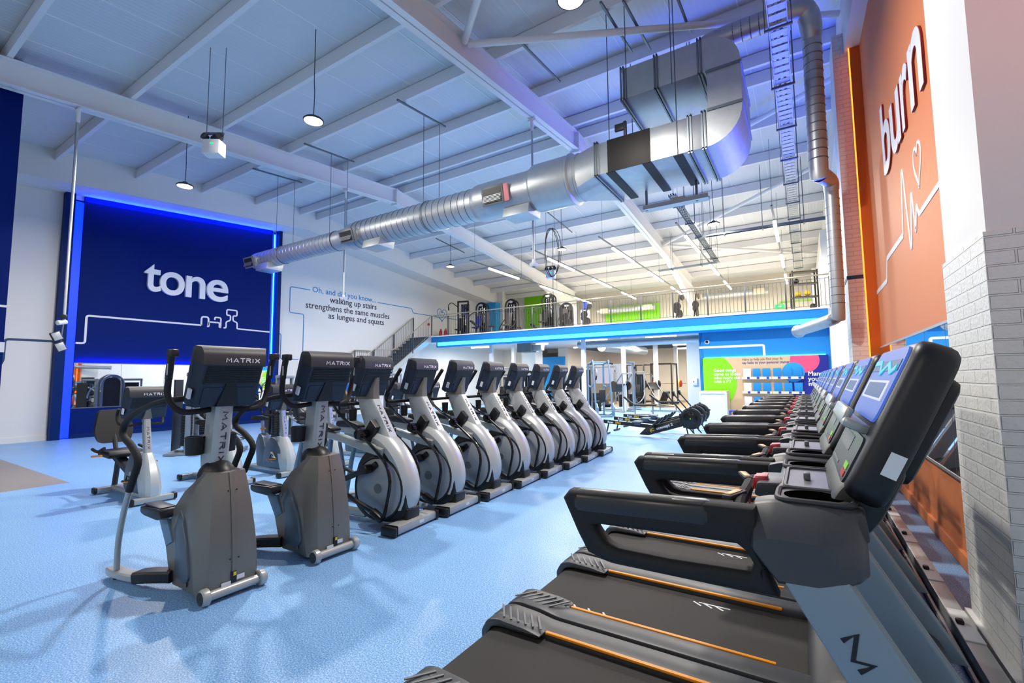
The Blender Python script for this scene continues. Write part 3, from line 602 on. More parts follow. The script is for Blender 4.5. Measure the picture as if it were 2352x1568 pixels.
# ================================================================== shared console for bikes, ellipticals, steppers
def console(parent, px, pz, ang, w=.49, h=.45, logo=True):
    """console seen from behind: box of width w, height h leaning by ang, its back face towards +x"""
    T = tilt(px, pz, ang)
    def cn(bm): xf(bm, bm.verts[:], T); return bm
    a = w/2
    bm = nb(); prism(bm, rpoly([(-a, 0), (a, 0), (a+.01, h), (-a-.01, h)], .035, 4), 'z', -.06, .0, .015)
    loft(bm, [[(-a, 0, 0), (a, 0, 0), (a, h-.005, 0), (-a, h-.005, 0)], [(-a+.035, .012, .075), (a-.035, .012, .075), (a-.035, h-.112, .085), (-a+.035, h-.112, .085)]])
    c = obj('console', cn(bm), 'console_back', parent)
    bm = nb(); loft(bm, [[(-a-.006, v_, w_), (-a+.02, v_, w2), (a-.02, v_, w2), (a+.006, v_, w_)] for v_, w_, w2 in ((h-.115, -.002, .09), (h-.105, -.002, .094), (h-.035, -.002, .07), (h-.012, -.002, .05), (h+.006, -.002, .01), (h+.008, -.01, -.004))]); top = obj('console_top', cn(bm), 'charcoal', c, 25)
    bm = nb(); prism(bm, rpoly([(-w*.36, h-.022), (w*.36, h-.022), (w*.33, h+.004), (-w*.33, h+.004)], .008), 'z', .03, .066); xf(bm, bm.verts[:], M.Translation((0, 0, 0))); bm.free()
    bm = nb()
    for k in range(9): bx(bm, -a+.06, a-.055, h-.125-.016*k, h-.117-.016*k, .083, .0885)
    bx(bm, -a+.05, a-.045, h-.262, h-.11, .080, .0845); obj('speaker_grille', cn(bm), 'black', c, 0)
    bm = nb(); prism(bm, rpoly([(-a+.06, .03), (a-.06, .03), (a-.06, h-.29), (-a+.06, h-.29)], .02), 'z', .078, .0835); obj('access_panel', cn(bm), 'console_back', c)
    bm = nb(); bx(bm, -a-.012, -a+.004, .07, .145, .012, .05); obj('rating_label', cn(bm), 'white_label', c, 0)
    if logo:
        T2 = T.to_3x3(); stroke_logo('console_logo', 'MATRIX', .031, (T @ V((.05, h-.07, .0838)))[:], (0, 1, 0), T2 @ V((0, .07, -.024)), 'white_letter', top, 1.15, .24)
    bm = nb(); prism(bm, rpoly([(-a+.03, .03), (a-.03, .03), (a-.03, h-.03), (-a+.03, h-.03)], .02), 'z', -.064, -.058); obj('screen', cn(bm), 'glass_dark', c, 0)
    return c
# ================================================================== ELLIPTICALS (ascent trainers)
def make_elliptical(label, loc):
    t = thing('elliptical_trainer', label, 'elliptical trainer', loc, 0, 'elliptical trainers in the silver row')
    bm = nb(); rb(bm, (.02, 0, .058), (.17, .66, .085), .02); f = obj('front_stabilizer', bm, 'silver', t)
    for s in (-1, 1):
        bm = nb(); rb(bm, (.02, s*.345, .055), (.19, .05, .098), .02); rb(bm, (.02, s*.315, .06), (.182, .012, .1), .004); obj('end_cap', bm, 'black', f)
    bm = nb(); bx(bm, .1045, .1065, .03, .1, .045, .075); obj('sticker', bm, 'white_label', f, 0)
    bm = nb(); rb(bm, (-1.55, 0, .05), (.1, .62, .07), .015)
    for s in (-1, 1): lathe(bm, [(.03, 0), (.03, .05)], (-1.55, s*.26, 0))
    tube(bm, [(-1.5, 0, .07), (-.6, 0, .07)], 0, sq=(.1, .07, (0, 0, 1))); obj('base_frame', bm, 'silver', t)
    # dark housing with the curved silver arch over it
    bm = nb(); prism(bm, rpoly([(-.66, .62), (-.52, .79), (-.3, .84), (-.1, .72), (.02, .52), (.05, .3), (.01, .1), (-.2, .045), (-.52, .06), (-.7, .2)], .1, 5), 'y', -.12, .12, .02)
    prism(bm, rpoly([(-.16, .1), (.05, .1), (.05, .21), (-.1, .24)], .02), 'y', -.1, .1, .01); obj('housing', bm, 'black', t)
    ow = smooth_path([(-.47, 0, 1.02), (-.27, 0, .95), (-.12, 0, .83), (.01, 0, .66), (.075, 0, .47), (.075, 0, .31), (.03, 0, .19)], 5)
    iw = smooth_path([(-.52, 0, .885), (-.36, 0, .845), (-.22, 0, .745), (-.115, 0, .6), (-.06, 0, .44), (-.06, 0, .3), (-.1, 0, .2)], 5)
    secs = []
    for k, (a, b) in enumerate(zip(ow, iw)):
        w = .135; q = a*.82+b*.18; q2 = a*.45+b*.55
        secs.append([(b.x, -w*.98, b.z), (q2.x, -w, q2.z), (q.x, -w*.72, q.z), (a.x, -w*.4, a.z), (a.x, w*.4, a.z), (q.x, w*.72, q.z), (q2.x, w, q2.z), (b.x, w*.98, b.z)])
    bm = nb(); loft(bm, secs); obj('arch_shroud', bm, 'silver_light', t)
    for s in (-1, 1):
        bm = nb(); lathe(bm, [(.0, 0), (.045, 0), (.047, -.002), (.045, .004), (.3, .008), (.312, 0), (.315, -.02)], (-.325, s*.137, .395), (0, s, 0), 40); d = obj('flywheel_disc', bm, 'disc_grey', t)
        bm = nb(); tube(bm, [(-.325+.325*math.cos(a), s*.134, .395+.325*math.sin(a)) for a in [2*PI*k/40 for k in range(41)]], .012, 8, False); obj('disc_rim', bm, 'black', d)
        bm = nb(); lathe(bm, [(0, 0), (.05, 0), (.05, .008), (0, .009)], (-.325, s*.14, .395), (0, s, 0), 24); obj('disc_cap', bm, 'mid_grey', d)
    bm = nb()
    n0, n1 = (-.625, 1.36), (-.37, .95)
    loft(bm, [[(n0[0]-.12, -.055, n0[1]), (n0[0]-.05, -.07, n0[1]), (n0[0]+.085, -.066, n0[1]), (n0[0]+.115, -.05, n0[1]), (n0[0]+.115, .05, n0[1]), (n0[0]+.085, .066, n0[1]), (n0[0]-.05, .07, n0[1]), (n0[0]-.12, .055, n0[1])],
              [(n1[0]-.19, -.06, n1[1]-.02), (n1[0]-.06, -.085, n1[1]-.05), (n1[0]+.11, -.078, n1[1]-.05), (n1[0]+.15, -.058, n1[1]-.05), (n1[0]+.15, .058, n1[1]-.05), (n1[0]+.11, .078, n1[1]-.05), (n1[0]-.06, .085, n1[1]-.05), (n1[0]-.19, .06, n1[1]-.02)]])
    nk = obj('mast', bm, 'silver_light', t)
    dn = (V((n1[0]+.15, 0, n1[1]-.05))-V((n0[0]+.115, 0, n0[1]))).normalized()
    stroke_logo('mast_logo', 'MATRIX', .04, (-.3625, -.012, 1.13), dn, (0, 1, 0), 'text_dark', nk, 1.2, .2, .004)
    bm = nb(); loft(bm, [[(n0[0]-.14, -.075, n0[1]-.02), (n0[0]+.06, -.085, n0[1]-.02), (n0[0]+.128, -.05, n0[1]-.02), (n0[0]+.128, .05, n0[1]-.02), (n0[0]+.06, .085, n0[1]-.02), (n0[0]-.14, .075, n0[1]-.02)],
                         [(-.66, -.07, 1.46), (-.57, -.075, 1.46), (-.5, -.045, 1.46), (-.5, .045, 1.46), (-.57, .075, 1.46), (-.66, .07, 1.46)], [(-.56, -.03, 1.58), (-.5, -.03, 1.58), (-.47, -.015, 1.58), (-.47, .015, 1.58), (-.5, .03, 1.58), (-.56, .03, 1.58)]]); obj('mast_collar', bm, 'bronze', t)
    console(t, -.655, 1.385, .34)
    bm = nb(); prism(bm, [(-.62, .88), (-.44, 1.12), (-.36, 1.04), (-.44, .88)], 'y', -.15, .15, .01); obj('pivot_block', bm, 'black', t)
    for s in (-1, 1):
        y = s*.235
        bm = nb(); lathe(bm, [(0, -.1), (.05, -.1), (.055, -.02), (.058, .0), (.05, .045), (0, .05)], (-.5, y, .97), (0, s, 0), 20); a = obj('swing_arm', bm, 'black_gloss', t)
        bm = nb(); tube(bm, [(-.49, y, .97), (-.34, y, .86), (-.2, y, .75), (-.11, y, .64), (-.075, y, .5), (-.095, y, .36), (-.15, y, .14)], .018, 10, sm=4); obj('arm_tube', bm, 'black_gloss', a)
        k = -.03*s
        bm = nb(); tube(bm, [(-.5, y, .99), (-.73, y, 1.12), (-.88, y, 1.24), (-.93, y+s*.0, 1.36), (-.82, y, 1.52)], .017, 10, sm=4); obj('arm_tube', bm, 'black_gloss', a)
        bm = nb(); tube(bm, [(-.90, y, 1.41), (-.80, y, 1.545), (-.69, y, 1.69)], [.02, .027, .024], 10, sm=3); obj('arm_grip', bm, 'rubber', a)
        # pedal link, crank, pedal beam with foot plate
        bm = nb(); tube(bm, [(-.17, y, .13), (-.32, y, .19), (-.75, y, .34), (-1.2, s*.18, .5)], [.03, .03, .022, .022], 10, sm=3); rb(bm, (-.24, y, .15), (.17, .075, .07), .02, M.Rotation(.5, 3, 'Y')); l = obj('pedal_link', bm, 'black', t)
        ck = (-.43, .6) if s < 0 else (-.22, .19)
        bm = nb(); lathe(bm, [(0, .1), (.045, .1), (.05, .04), (.045, -.06), (.0, -.06)], (ck[0], s*.16, ck[1]), (0, s, 0), 16); rb(bm, (ck[0]+.05, s*.15, ck[1]+.02), (.13, .05, .07), .02, M.Rotation(.7*s, 3, 'Y')); tube(bm, [(ck[0], s*.22, ck[1]), (-.8, s*.2, .45)], 0, sq=(.03, .06, (0, 0, 1))); obj('crank', bm, 'black', t)
        bm = nb(); tube(bm, [(-.25, s*.16, .78), (-.5, s*.19, .84), (-.85, s*.2, .92), (-1.3, s*.2, .97)], 0, sm=4, sq=(.06, .085, (0, 0, 1))); b = obj('pedal_beam', bm, 'silver', t)
        bm = nb(); rb(bm, (-1.08, s*.2, 1.0), (.38, .13, .03), .012); prism(bm, rpoly([(-1.28, .99), (-1.27, 1.06), (-1.1, 1.075), (-.9, 1.02), (-.89, .99)], .03), 'y', s*.13, s*.27, .012); obj('foot_pad', bm, 'upholstery', b)
        bm = nb(); tube(bm, [(-1.42, s*.2, .92), (-1.5, s*.24, .5), (-1.55, s*.27, .08)], .03, 10); tube(bm, [(-1.3, s*.2, .88), (-1.2, s*.2, .5), (-1.1, s*.12, .1)], .022, 8); obj('rear_leg', bm, 'blue_grey', t)
        bm = nb(); prism(bm, [(-1.48, .86), (-1.45, .99), (-1.28, .99), (-1.36, .83)], 'y', s*.18, s*.25, .01); h = obj('hinge_plate', bm, 'silver_light', t)
        bm = nb()
        for q in (-1.44, -1.385): lathe(bm, [(0, .014), (.014, .01), (.016, 0)], (q, s*.252, .885), (0, s, 0), 12)
        obj('hinge_bolt', bm, 'chrome', h)
        bm = nb(); tube(bm, [(-.68, s*.02, 1.29), (-.78, s*.12, 1.285), (-.9, s*.2, 1.28), (-.94, s*.22, 1.31), (-.88, s*.23, 1.40)], .019, 8, sm=3); obj('fixed_handle', bm, 'rubber', t)
    bm = nb(); lathe(bm, [(0, 0), (.04, 0), (.045, .13), (.039, .13), (.036, .01)], (-.72, -.13, 1.1)); obj('bottle_holder', bm, 'black', t)
    return t
el = ['silver elliptical trainer next to the bronze stepper, nearest of its row', 'second silver elliptical trainer from the bronze steppers', 'third silver elliptical trainer from the bronze steppers', 'fourth silver elliptical trainer from the bronze steppers', 'fourth silver elliptical trainer counted from the rowing machines', 'third silver elliptical trainer counted from the rowing machines', 'second silver elliptical trainer counted from the rowing machines', 'farthest silver elliptical trainer, closest to the rowing machines']
e0 = make_elliptical(el[0], (-3.62, 3.67, 0)); e0.rotation_euler = (0, 0, .09)
for k in range(1, 8): dup(e0, (-3.62, 3.67+.788*k, 0), .09, el[k])
# ================================================================== STEPPERS
def make_stepper(label, loc):
    t = thing('stepper', label, 'stepper', loc, 0, 'bronze steppers')
    bm = nb(); lathe(bm, [(.033, -.19), (.033, .19)], (0, 0, .055), (0, 1, 0), 16); a = obj('front_axle', bm, 'silver', t)
    for s in (-1, 1):
        bm = nb(); lathe(bm, [(0, .002), (.03, .002), (.045, 0), (.056, .008), (.058, .02), (.058, .045), (.05, .052), (0, .052)], (0, s*.225, .058), (0, -s, 0), 28); w = obj('wheel', bm, 'silver', a)
        bm = nb(); lathe(bm, [(0, .002), (.044, .002), (.044, -.002), (.012, -.003), (.01, -.006), (0, -.006)], (0, s*.225, .058), (0, -s, 0), 24); obj('wheel_hub', bm, 'charcoal', w)
    # shell: octagonal sections
    lev = [(.04, -.02, .16, -.1, .215, -.46, .21), (.12, -.02, .165, -.11, .225, -.52, .215), (.3, -.03, .165, -.14, .225, -.58, .22), (.45, -.045, .158, -.18, .215, -.575, .21), (.6, -.065, .146, -.22, .2, -.52, .19), (.72, -.085, .132, -.26, .185, -.41, .175), (.78, -.1, .125, -.25, .165, -.34, .15), (.87, -.12, .112, -.19, .13, -.25, .12)]
    bm = nb(); secs = []
    for z, xf_, wf, xm, wm, xb, wb in lev:
        secs.append([(xf_, -wf, z), (xf_+.012, -.02, z), (xf_+.012, .02, z), (xf_, wf, z), (xf_*.6+xm*.4, wf*.55+wm*.45+.004, z), (xm, wm, z), (xm*.5+xb*.5, wm*.4+wb*.4+.02, z), (xb-.03, wb*.93, z), (xb-.03, -wb*.93, z), (xm*.5+xb*.5, -(wm*.4+wb*.4+.02), z), (xm, -wm, z), (xf_*.6+xm*.4, -(wf*.55+wm*.45+.004), z)])
    loft(bm, secs); sh = obj('shell', bm, 'bronze', t, 28)
    bm = nb()
    loft(bm, [[(l[1]+.006, -.014, l[0]), (l[1]+.018, -.014, l[0]), (l[1]+.018, .014, l[0]), (l[1]+.006, .014, l[0])] for l in lev]); obj('shell_spine', bm, 'bronze', sh)
    for s in (-1, 1):
        bm = nb(); P = rpoly([(-.5, .1), (-.24, .1), (-.17, .16), (-.22, .36), (-.34, .52), (-.5, .62), (-.56, .45)], .07)
        def sy(x, z):
            l = min(lev, key=lambda q: abs(q[0]-z)); f = max(0, min(1, (x-l[5])/(l[3]-l[5]))); return l[6]*.8*(1-f)+l[4]*f+.0
        loft(bm, [[(x, s*(sy(x, z)-.03), z) for x, z in P], [(x, s*(sy(x, z)+.012), z) for x, z in P], [(x*.94-.022, s*(sy(x, z)+.02), z*.94+.02) for x, z in P]]); obj('side_panel', bm, 'slate', sh, 60)
        bm = nb(); lathe(bm, [(0, .003), (.03, .002), (.033, 0)], (-.16, s*.2235, .095), (0, s, 0), 20)
        xf(bm, bm.verts[:], M.Translation((-.16, 0, .1)) @ M.Rotation(.55*s, 4, 'Z') @ M.Diagonal((1.7, 1, .8, 1)) @ M.Translation((.16, 0, -.1))); g = obj('badge', bm, 'white_letter', sh)
    bm = nb(); bx(bm, -.006, .0, -.022, .016, .09, .17); pp = obj('power_inlet', bm, 'black_gloss', sh, 0)
    bm = nb(); bx(bm, -.002, .003, -.008, .012, .14, .165); obj('warning_tag', bm, 'yellow', pp, 0)
    for (y0, y1, z0, z1) in ((-.088, -.024, .085, .11), (.018, .072, .105, .135)):
        bm = nb(); bx(bm, -.005, .0005, y0, y1, z0, z1); obj('sticker', bm, 'white_label', sh, 0)
    bm = nb()
    for y in (-.03, .03):
        for z, x in ((.26, -.008), (.74, -.072)): lathe(bm, [(0, .004), (.005, .003), (.006, 0)], (x, y, z), (1, 0, 0), 8)
    obj('shell_screw', bm, 'black', sh)
    bm = nb(); bmesh.ops.create_uvsphere(bm, u_segments=20, v_segments=12, radius=1); xf(bm, bm.verts[:], M.Translation((-.31, 0, .8)) @ M.Diagonal((.17, .13, .15, 1))); obj('top_cover', bm, 'black', t)
    bm = nb(); tube(bm, [(-.37, 0, .82), (-.3, 0, 1.40)], 0, sq=(.13, .18, (-1, 0, .1))); ms = obj('mast', bm, 'silver', t)
    dn = V((-.07, 0, -.58)).normalized()
    stroke_logo('mast_logo', 'MATRIX', .038, (-.2425, .0, 1.12), dn, (0, 1, 0), 'text_dark', ms, 1.5, .22, .004)
    bm = nb(); loft(bm, [[(-.38, -.085, 1.36), (-.2, -.08, 1.36), (-.2, .08, 1.36), (-.38, .085, 1.36)], [(-.28, -.02, 1.62), (-.12, -.015, 1.62), (-.12, .015, 1.62), (-.28, .02, 1.62)]]); obj('mast_collar', bm, 'black', t)
    console(t, -.30, 1.375, .36, .50, .46)
    bm = nb(); tube(bm, [(-.33, -.02, 1.34), (-.3, -.2, 1.325), (-.28, -.3, 1.345), (-.3, -.36, 1.44), (-.28, -.37, 1.58)], .022, 10, sm=4); tube(bm, [(-.33, .02, 1.34), (-.3, .2, 1.325), (-.28, .3, 1.345), (-.3, .36, 1.44), (-.28, .37, 1.58)], .022, 10, sm=4); h = obj('front_handlebar', bm, 'rubber', t)
    for s in (-1, 1):
        bm = nb(); tube(bm, [(-.28, s*.37, 1.57), (-.26, s*.372, 1.67), (-.235, s*.375, 1.74)], 0, sq=(.04, .045, (1, 0, 0))); rb(bm, (-.22, s*.375, 1.755), (.09, .05, .055), .01); g = obj('control_grip', bm, 'black', h)
        bm = nb(); bx(bm, -.252, -.232, s*.375-.021, s*.375-.0195, 1.6, 1.68); obj('sensor_plate', bm, 'silver_light', g, 0)
        P = [(-.3, s*.1, 1.43), (-.36, s*.28, 1.42), (-.5, s*.36, 1.39), (-.77, s*.375, 1.32), (-.98, s*.375, 1.23), (-1.02, s*.375, 1.13), (-.85, s*.375, 1.06), (-.71, s*.375, .96), (-.78, s*.375, .82), (-.84, s*.375, .72)]
        bm = nb(); tube(bm, P, [.022]*4+[.026]*6, 12, sm=4); r = obj('side_handrail', bm, 'rubber', t)
        bm = nb(); tube(bm, [(-.83, s*.375, .74), (-.92, s*.375, .55), (-1.01, s*.37, .3), (-1.04, s*.36, .06)], .021, 12, sm=4); obj('rail_post', bm, 'silver', r)
        bm = nb(); tube(bm, [(-1.2, s*.33, .05), (-1.05, s*.345, .06), (-.75, s*.3, .07), (-.6, s*.24, .085)], 0, sm=2, sq=(.1, .055, (0, 0, 1))); ft = obj('rear_foot', bm, 'silver', t)
        bm = nb(); tube(bm, [(-.78, s*.305, .075), (-.65, s*.26, .095), (-.5, s*.18, .1)], 0, sm=2, sq=(.12, .085, (0, 0, 1))); obj('foot_cover', bm, 'black', ft)
        bm = nb(); lathe(bm, [(.02, 0), (.02, .04)], (-1.1, s*.34, 0)); obj('levelling_pad', bm, 'rubber', ft)
        z = .5 if s < 0 else .36
        bm = nb(); prism(bm, rpoly([(-.93, z+.02), (-.93, z+.07), (-.6, z+.085), (-.55, z+.03), (-.62, z), (-.86, z+.005)], .02), 'y', s*.13, s*.27, .01); rb(bm, (-.76, s*.2, z+.085), (.3, .11, .012), .004); p = obj('pedal', bm, 'black', t)
        bm = nb(); prism(bm, [(-.74, z-.02), (-.6, z), (-.5, z-.15), (-.6, z-.2)], 'y', s*.17, s*.21, .006); obj('pedal_arm', bm, 'blue_grey', p)
    bm = nb(); lathe(bm, [(0, 0), (.058, 0), (.066, .14), (.06, .14), (.052, .01)], (-.42, -.12, .99), n=24); tube(bm, [(-.42, -.08, 1.05), (-.38, -.03, 1.05)], .015, 6); obj('bottle_holder', bm, 'black', t)
    bm = nb(); lathe(bm, [(0, 0), (.058, 0), (.066, .14), (.06, .14), (.052, .01)], (-.42, .12, .99), n=24); tube(bm, [(-.42, .08, 1.05), (-.38, .03, 1.05)], .015, 6); obj('bottle_holder', bm, 'black', t)
    return t
s0 = make_stepper('bronze stepper nearest the camera, at the left front of the row', (-3.6, 1.87, 0))
dup(s0, (-3.6, 2.735, 0), 0, 'bronze stepper between the nearest stepper and the silver elliptical trainers')
# ================================================================== BIKES (second row)
def bike(label, loc, recumbent=False, group=None):
    t = thing('recumbent_bike' if recumbent else 'exercise_bike', label, 'exercise bike', loc, 0, group)
    for x, nm in ((.0, 'front_stabilizer'), (-1.25, 'rear_stabilizer')):
        bm = nb(); rb(bm, (x, 0, .05), (.1, .44, .07), .015); f = obj(nm, bm, 'silver', t)
        for s in (-1, 1):
            bm = nb(); rb(bm, (x, s*.235, .05), (.11, .05, .085), .02); obj('end_cap', bm, 'black', f)
    bm = nb(); rb(bm, (-.6, 0, .07), (1.25, .14, .05), .01); obj('base_beam', bm, 'silver', t)
    bm = nb(); prism(bm, rpoly([(-.75, .1), (-.72, .38), (-.55, .62), (-.35, .58), (-.2, .4), (-.12, .1)], .1, 5), 'y', -.085, .085, .02); b = obj('body_shell', bm, 'slate', t)
    secs = []
    for z, x0, x1, w in ((.07, -.2, .03, .085), (.18, -.24, .045, .09), (.35, -.3, .0, .085), (.5, -.36, -.08, .07), (.62, -.4, -.18, .05)):
        secs.append([(x0, -w, z), (x1-.05, -w, z), (x1, -w*.5, z), (x1, w*.5, z), (x1-.05, w, z), (x0, w, z)])
    bm = nb(); loft(bm, secs); obj('front_shell', bm, 'silver_light', t, 40)
    stroke_logo('body_logo', 'MATRIX', .03, (-.5, -.087, .2), (1, 0, 0), (0, 0, 1), 'disc_grey', b, 1.2)
    bm = nb(); tube(bm, [(-.22, 0, .5), (-.36, 0, 1.12)], 0, sq=(.075, .1, (-1, 0, -.2))); ms = obj('mast', bm, 'silver', t)
    stroke_logo('mast_logo', 'MATRIX', .03, (-.238, 0, .81), (.22, 0, -1), (0, 1, 0), 'text_dark', ms, 1.4, .17, .003)
    bm = nb(); loft(bm, [[(-.42, -.05, 1.06), (-.29, -.05, 1.06), (-.29, .05, 1.06), (-.42, .05, 1.06)], [(-.33, -.01, 1.25), (-.27, -.01, 1.25), (-.27, .01, 1.25), (-.33, .01, 1.25)]]); obj('mast_collar', bm, 'bronze', t)
    console(t, -.42, 1.08, .3, .5, .42)
    bm = nb(); P = [(-.37, s_*.03, 1.0) for s_ in (1,)]
    for s in (-1, 1): tube(bm, [(-.36, s*.02, 1.0), (-.42, s*.2, .98), (-.5, s*.25, 1.02), (-.55, s*.25, 1.12), (-.5, s*.25, 1.2)], .018, 8, sm=3)
    obj('handlebar', bm, 'rubber', t)
    for s in (-1, 1):
        a = .6 if s < 0 else .6+PI; c = (-.45, .36); e = (c[0]+.16*math.cos(a), c[1]-.16*math.sin(a))
        bm = nb(); tube(bm, [(c[0], s*.1, c[1]), (e[0], s*.12, e[1])], 0, sq=(.02, .035, (0, 1, 0))); k = obj('crank', bm, 'silver_light', t)
        bm = nb(); rb(bm, (e[0], s*.18, e[1]), (.1, .1, .03), .01); tube(bm, [(e[0]-.04, s*.18, e[1]+.01), (e[0], s*.18, e[1]+.08), (e[0]+.05, s*.18, e[1]+.06)], .008, 6, sm=3); p = obj('pedal', bm, 'black', k)
        bm = nb(); bx(bm, e[0]-.052, e[0]+.052, s*.18-.052, s*.18+.052, e[1]-.006, e[1]+.004); obj('pedal_trim', bm, 'orange', p, 0)
    if recumbent:
        bm = nb(); tube(bm, [(-.5, 0, .25), (-1.25, 0, .5)], 0, sq=(.12, .1, (0, 0, 1))); tube(bm, [(-1.2, 0, .5), (-1.3, 0, .06)], .035, 8); obj('seat_rail', bm, 'charcoal', t)
        bm = nb(); prism(bm, rpoly([(-1.35, .52), (-.95, .5), (-.9, .54), (-.95, .6), (-1.35, .6)], .03), 'y', -.2, .2, .02); sd = obj('seat', bm, 'upholstery', t)
        for s in (-1, 1): bm = nb(); tube(bm, [(-1.3, s*.27, .62), (-1.1, s*.27, .6), (-.9, s*.26, .66)], .02, 8, sm=3); obj('seat_handle', bm, 'rubber', sd)
        bm = nb(); tube(bm, [(-1.2, -.3, .53), (-.85, -.3, .57)], .014, 8); obj('seat_lever', bm, 'orange', sd)
        bm = nb(); P = rpoly([(-.18, .68), (.18, .68), (.23, .85), (.17, 1.15), (-.17, 1.15), (-.23, .85)], .06)
        loft(bm, [[(-1.36-(z-.68)*.25, y, z) for y, z in P], [(-1.44-(z-.68)*.25, y, z) for y, z in P]]); bk = obj('backrest', bm, 'upholstery', t)
        bm = nb(); tube(bm, [(-1.3, 0, .55), (-1.42, 0, .8)], .03, 8); obj('backrest_post', bm, 'charcoal', bk)
    else:
        bm = nb(); prism(bm, rpoly([(-.95, .09), (-1.0, .5), (-.9, .66), (-.78, .6), (-.62, .2), (-.6, .09)], .05), 'y', -.07, .07, .015); obj('seat_housing', bm, 'slate', t)
        bm = nb(); tube(bm, [(-.88, 0, .55), (-.93, 0, .86)], .026, 10); sp = obj('seat_post', bm, 'silver', t)
        bm = nb(); rb(bm, (-.9, 0, .72), (.08, .07, .03), .01); obj('post_collar', bm, 'orange', sp)
        bm = nb(); loft(bm, [[(-1.1, -.12, .88), (-1.1, .12, .88), (-1.12, .1, .93), (-1.12, -.1, .93)], [(-.98, -.12, .87), (-.98, .12, .87), (-.98, .1, .95), (-.98, -.1, .95)], [(-.85, -.05, .88), (-.85, .05, .88), (-.85, .04, .94), (-.85, -.04, .94)], [(-.76, -.025, .88), (-.76, .025, .88), (-.76, .02, .92), (-.76, -.02, .92)]]); obj('saddle', bm, 'upholstery', t, 60)
    return t
bike('grey recumbent bike with padded backrest behind the nearest bronze stepper', (-7.2, 2.68, 0), True)
G = 'upright bikes behind the elliptical trainers'
b0 = bike('upright exercise bike directly behind the nearest bronze stepper', (-7.2, 3.72, 0), False, G)
for k, l in enumerate(['upright exercise bike behind the second bronze stepper', 'upright exercise bike behind the nearest elliptical trainer', 'upright exercise bike behind the second elliptical trainer', 'upright exercise bike behind the third elliptical trainer', 'farthest upright exercise bike, behind the fourth elliptical trainer']):
    dup(b0, (-7.2, 4.6+.92*k, 0), 0, l)
# ================================================================== ROWING MACHINES
def rower(label, loc):
    t = thing('rowing_machine', label, 'rowing machine', loc, 0, 'rowing machines')
    bm = nb(); tube(bm, [(-2.2, 0, .36), (-.85, 0, .27)], 0, sq=(.05, .1, (0, 0, 1))); r = obj('seat_rail', bm, 'black', t)
    text('rail_logo', 'Row', .085, (-2.08, -.027, .325), (1.35, 0, -.09), (0, 0, 1), 'white_letter', r, .001, .002, 1, 'LEFT'); text('rail_logo', 'ERG', .085, (-1.86, -.027, .31), (1.35, 0, -.09), (0, 0, 1), 'yellow', r, .001, .002, 1, 'LEFT')
    bm = nb(); rb(bm, (-1.25, 0, .385), (.24, .3, .045), .02); rb(bm, (-1.25, 0, .33), (.16, .1, .06), .01); obj('seat', bm, 'slate', t)
    bm = nb(); tube(bm, [(-2.05, 0, .33), (-2.12, -.0, .05)], .02, 8); tube(bm, [(-2.12, -.24, .03), (-2.12, .24, .03)], .025, 8); obj('rear_leg', bm, 'black', t)
    bm = nb(); prism(bm, rpoly([(-1.2, .06), (-1.0, .26), (-.2, .5), (.1, .52), (.05, .36), (-.6, .16), (-.95, .05)], .02), 'y', -.06, .06, .01); m = obj('monorail_front', bm, 'black', t)
    text('frame_logo', 'concept 2', .1, (-.73, -.063, .2), (1, 0, .33), (0, 0, 1), 'white_letter', m, .001, .002, 1.1, 'LEFT')
    text('frame_logo', '(C', .1, (-.9, -.063, .145), (1, 0, .33), (0, 0, 1), 'yellow', m, .001, .003, 1.1, 'LEFT')
    for s in (-1, 1):
        bm = nb(); rb(bm, (-.72, s*.15, .4), (.05, .12, .32), .02, M.Rotation(.75, 3, 'Y')); obj('footrest', bm, 'black', t)
    bm = nb(); lathe(bm, [(.1, -.09), (.22, -.1), (.262, -.07), (.272, 0), (.262, .07), (.22, .1), (.1, .09)], (.12, 0, .52), (0, 1, 0), 36); w = obj('flywheel_housing', bm, 'black', t)
    bm = nb(); lathe(bm, [(.0, -.095), (.17, -.095), (.17, -.101), (.165, -.104), (0, -.1)], (.12, 0, .52), (0, 1, 0), 30); obj('fan_guard', bm, 'black_gloss', w)
    bm = nb(); lathe(bm, [(0, -.108), (.018, -.108), (.018, -.1)], (.12, 0, .52), (0, 1, 0), 12); obj('hub_cap', bm, 'lime', w)
    bm = nb()
    for k in range(10):
        a = 2*PI*k/10; tube(bm, [(.12+.03*math.cos(a), -.107, .52+.03*math.sin(a)), (.12+.165*math.cos(a), -.107, .52+.165*math.sin(a))], .003, 5)
    obj('fan_spoke', bm, 'charcoal', w)
    for k in range(5): bm = nb(); rb(bm, (.12+.275*math.cos(k*1.25+.3), 0, .52+.275*math.sin(k*1.25+.3)), (.05, .1, .05), .015); obj('housing_clamp', bm, 'charcoal', w)
    for s in (-1, 1):
        bm = nb(); tube(bm, [(.0, s*.06, .34), (.12 if s < 0 else .2, s*.28, .02)], .018, 8); obj('front_leg', bm, 'black', t)
    bm = nb(); tube(bm, [(-.06, 0, .62), (-.14, 0, .72), (-.42, 0, 1.06)], .018, 8); arm = obj('monitor_arm', bm, 'black', t)
    bm = nb(); rb(bm, (-.44, 0, 1.1), (.05, .18, .14), .015, M.Rotation(-.3, 3, 'Y')); obj('monitor', bm, 'black_gloss', arm)
    bm = nb(); tube(bm, [(-.16, -.22, .55), (-.17, 0, .56), (-.16, .22, .55)], .016, 8); obj('pull_handle', bm, 'rubber', t)
    return t
r0 = rower('rowing machine nearest the treadmills, its flywheel in front of the other two', (-2.62, 12.35, 0))
dup(r0, (-2.72, 13.45, 0), 0, 'middle rowing machine of the three')
dup(r0, (-2.82, 14.6, 0), 0, 'farthest rowing machine, in front of the white desk')
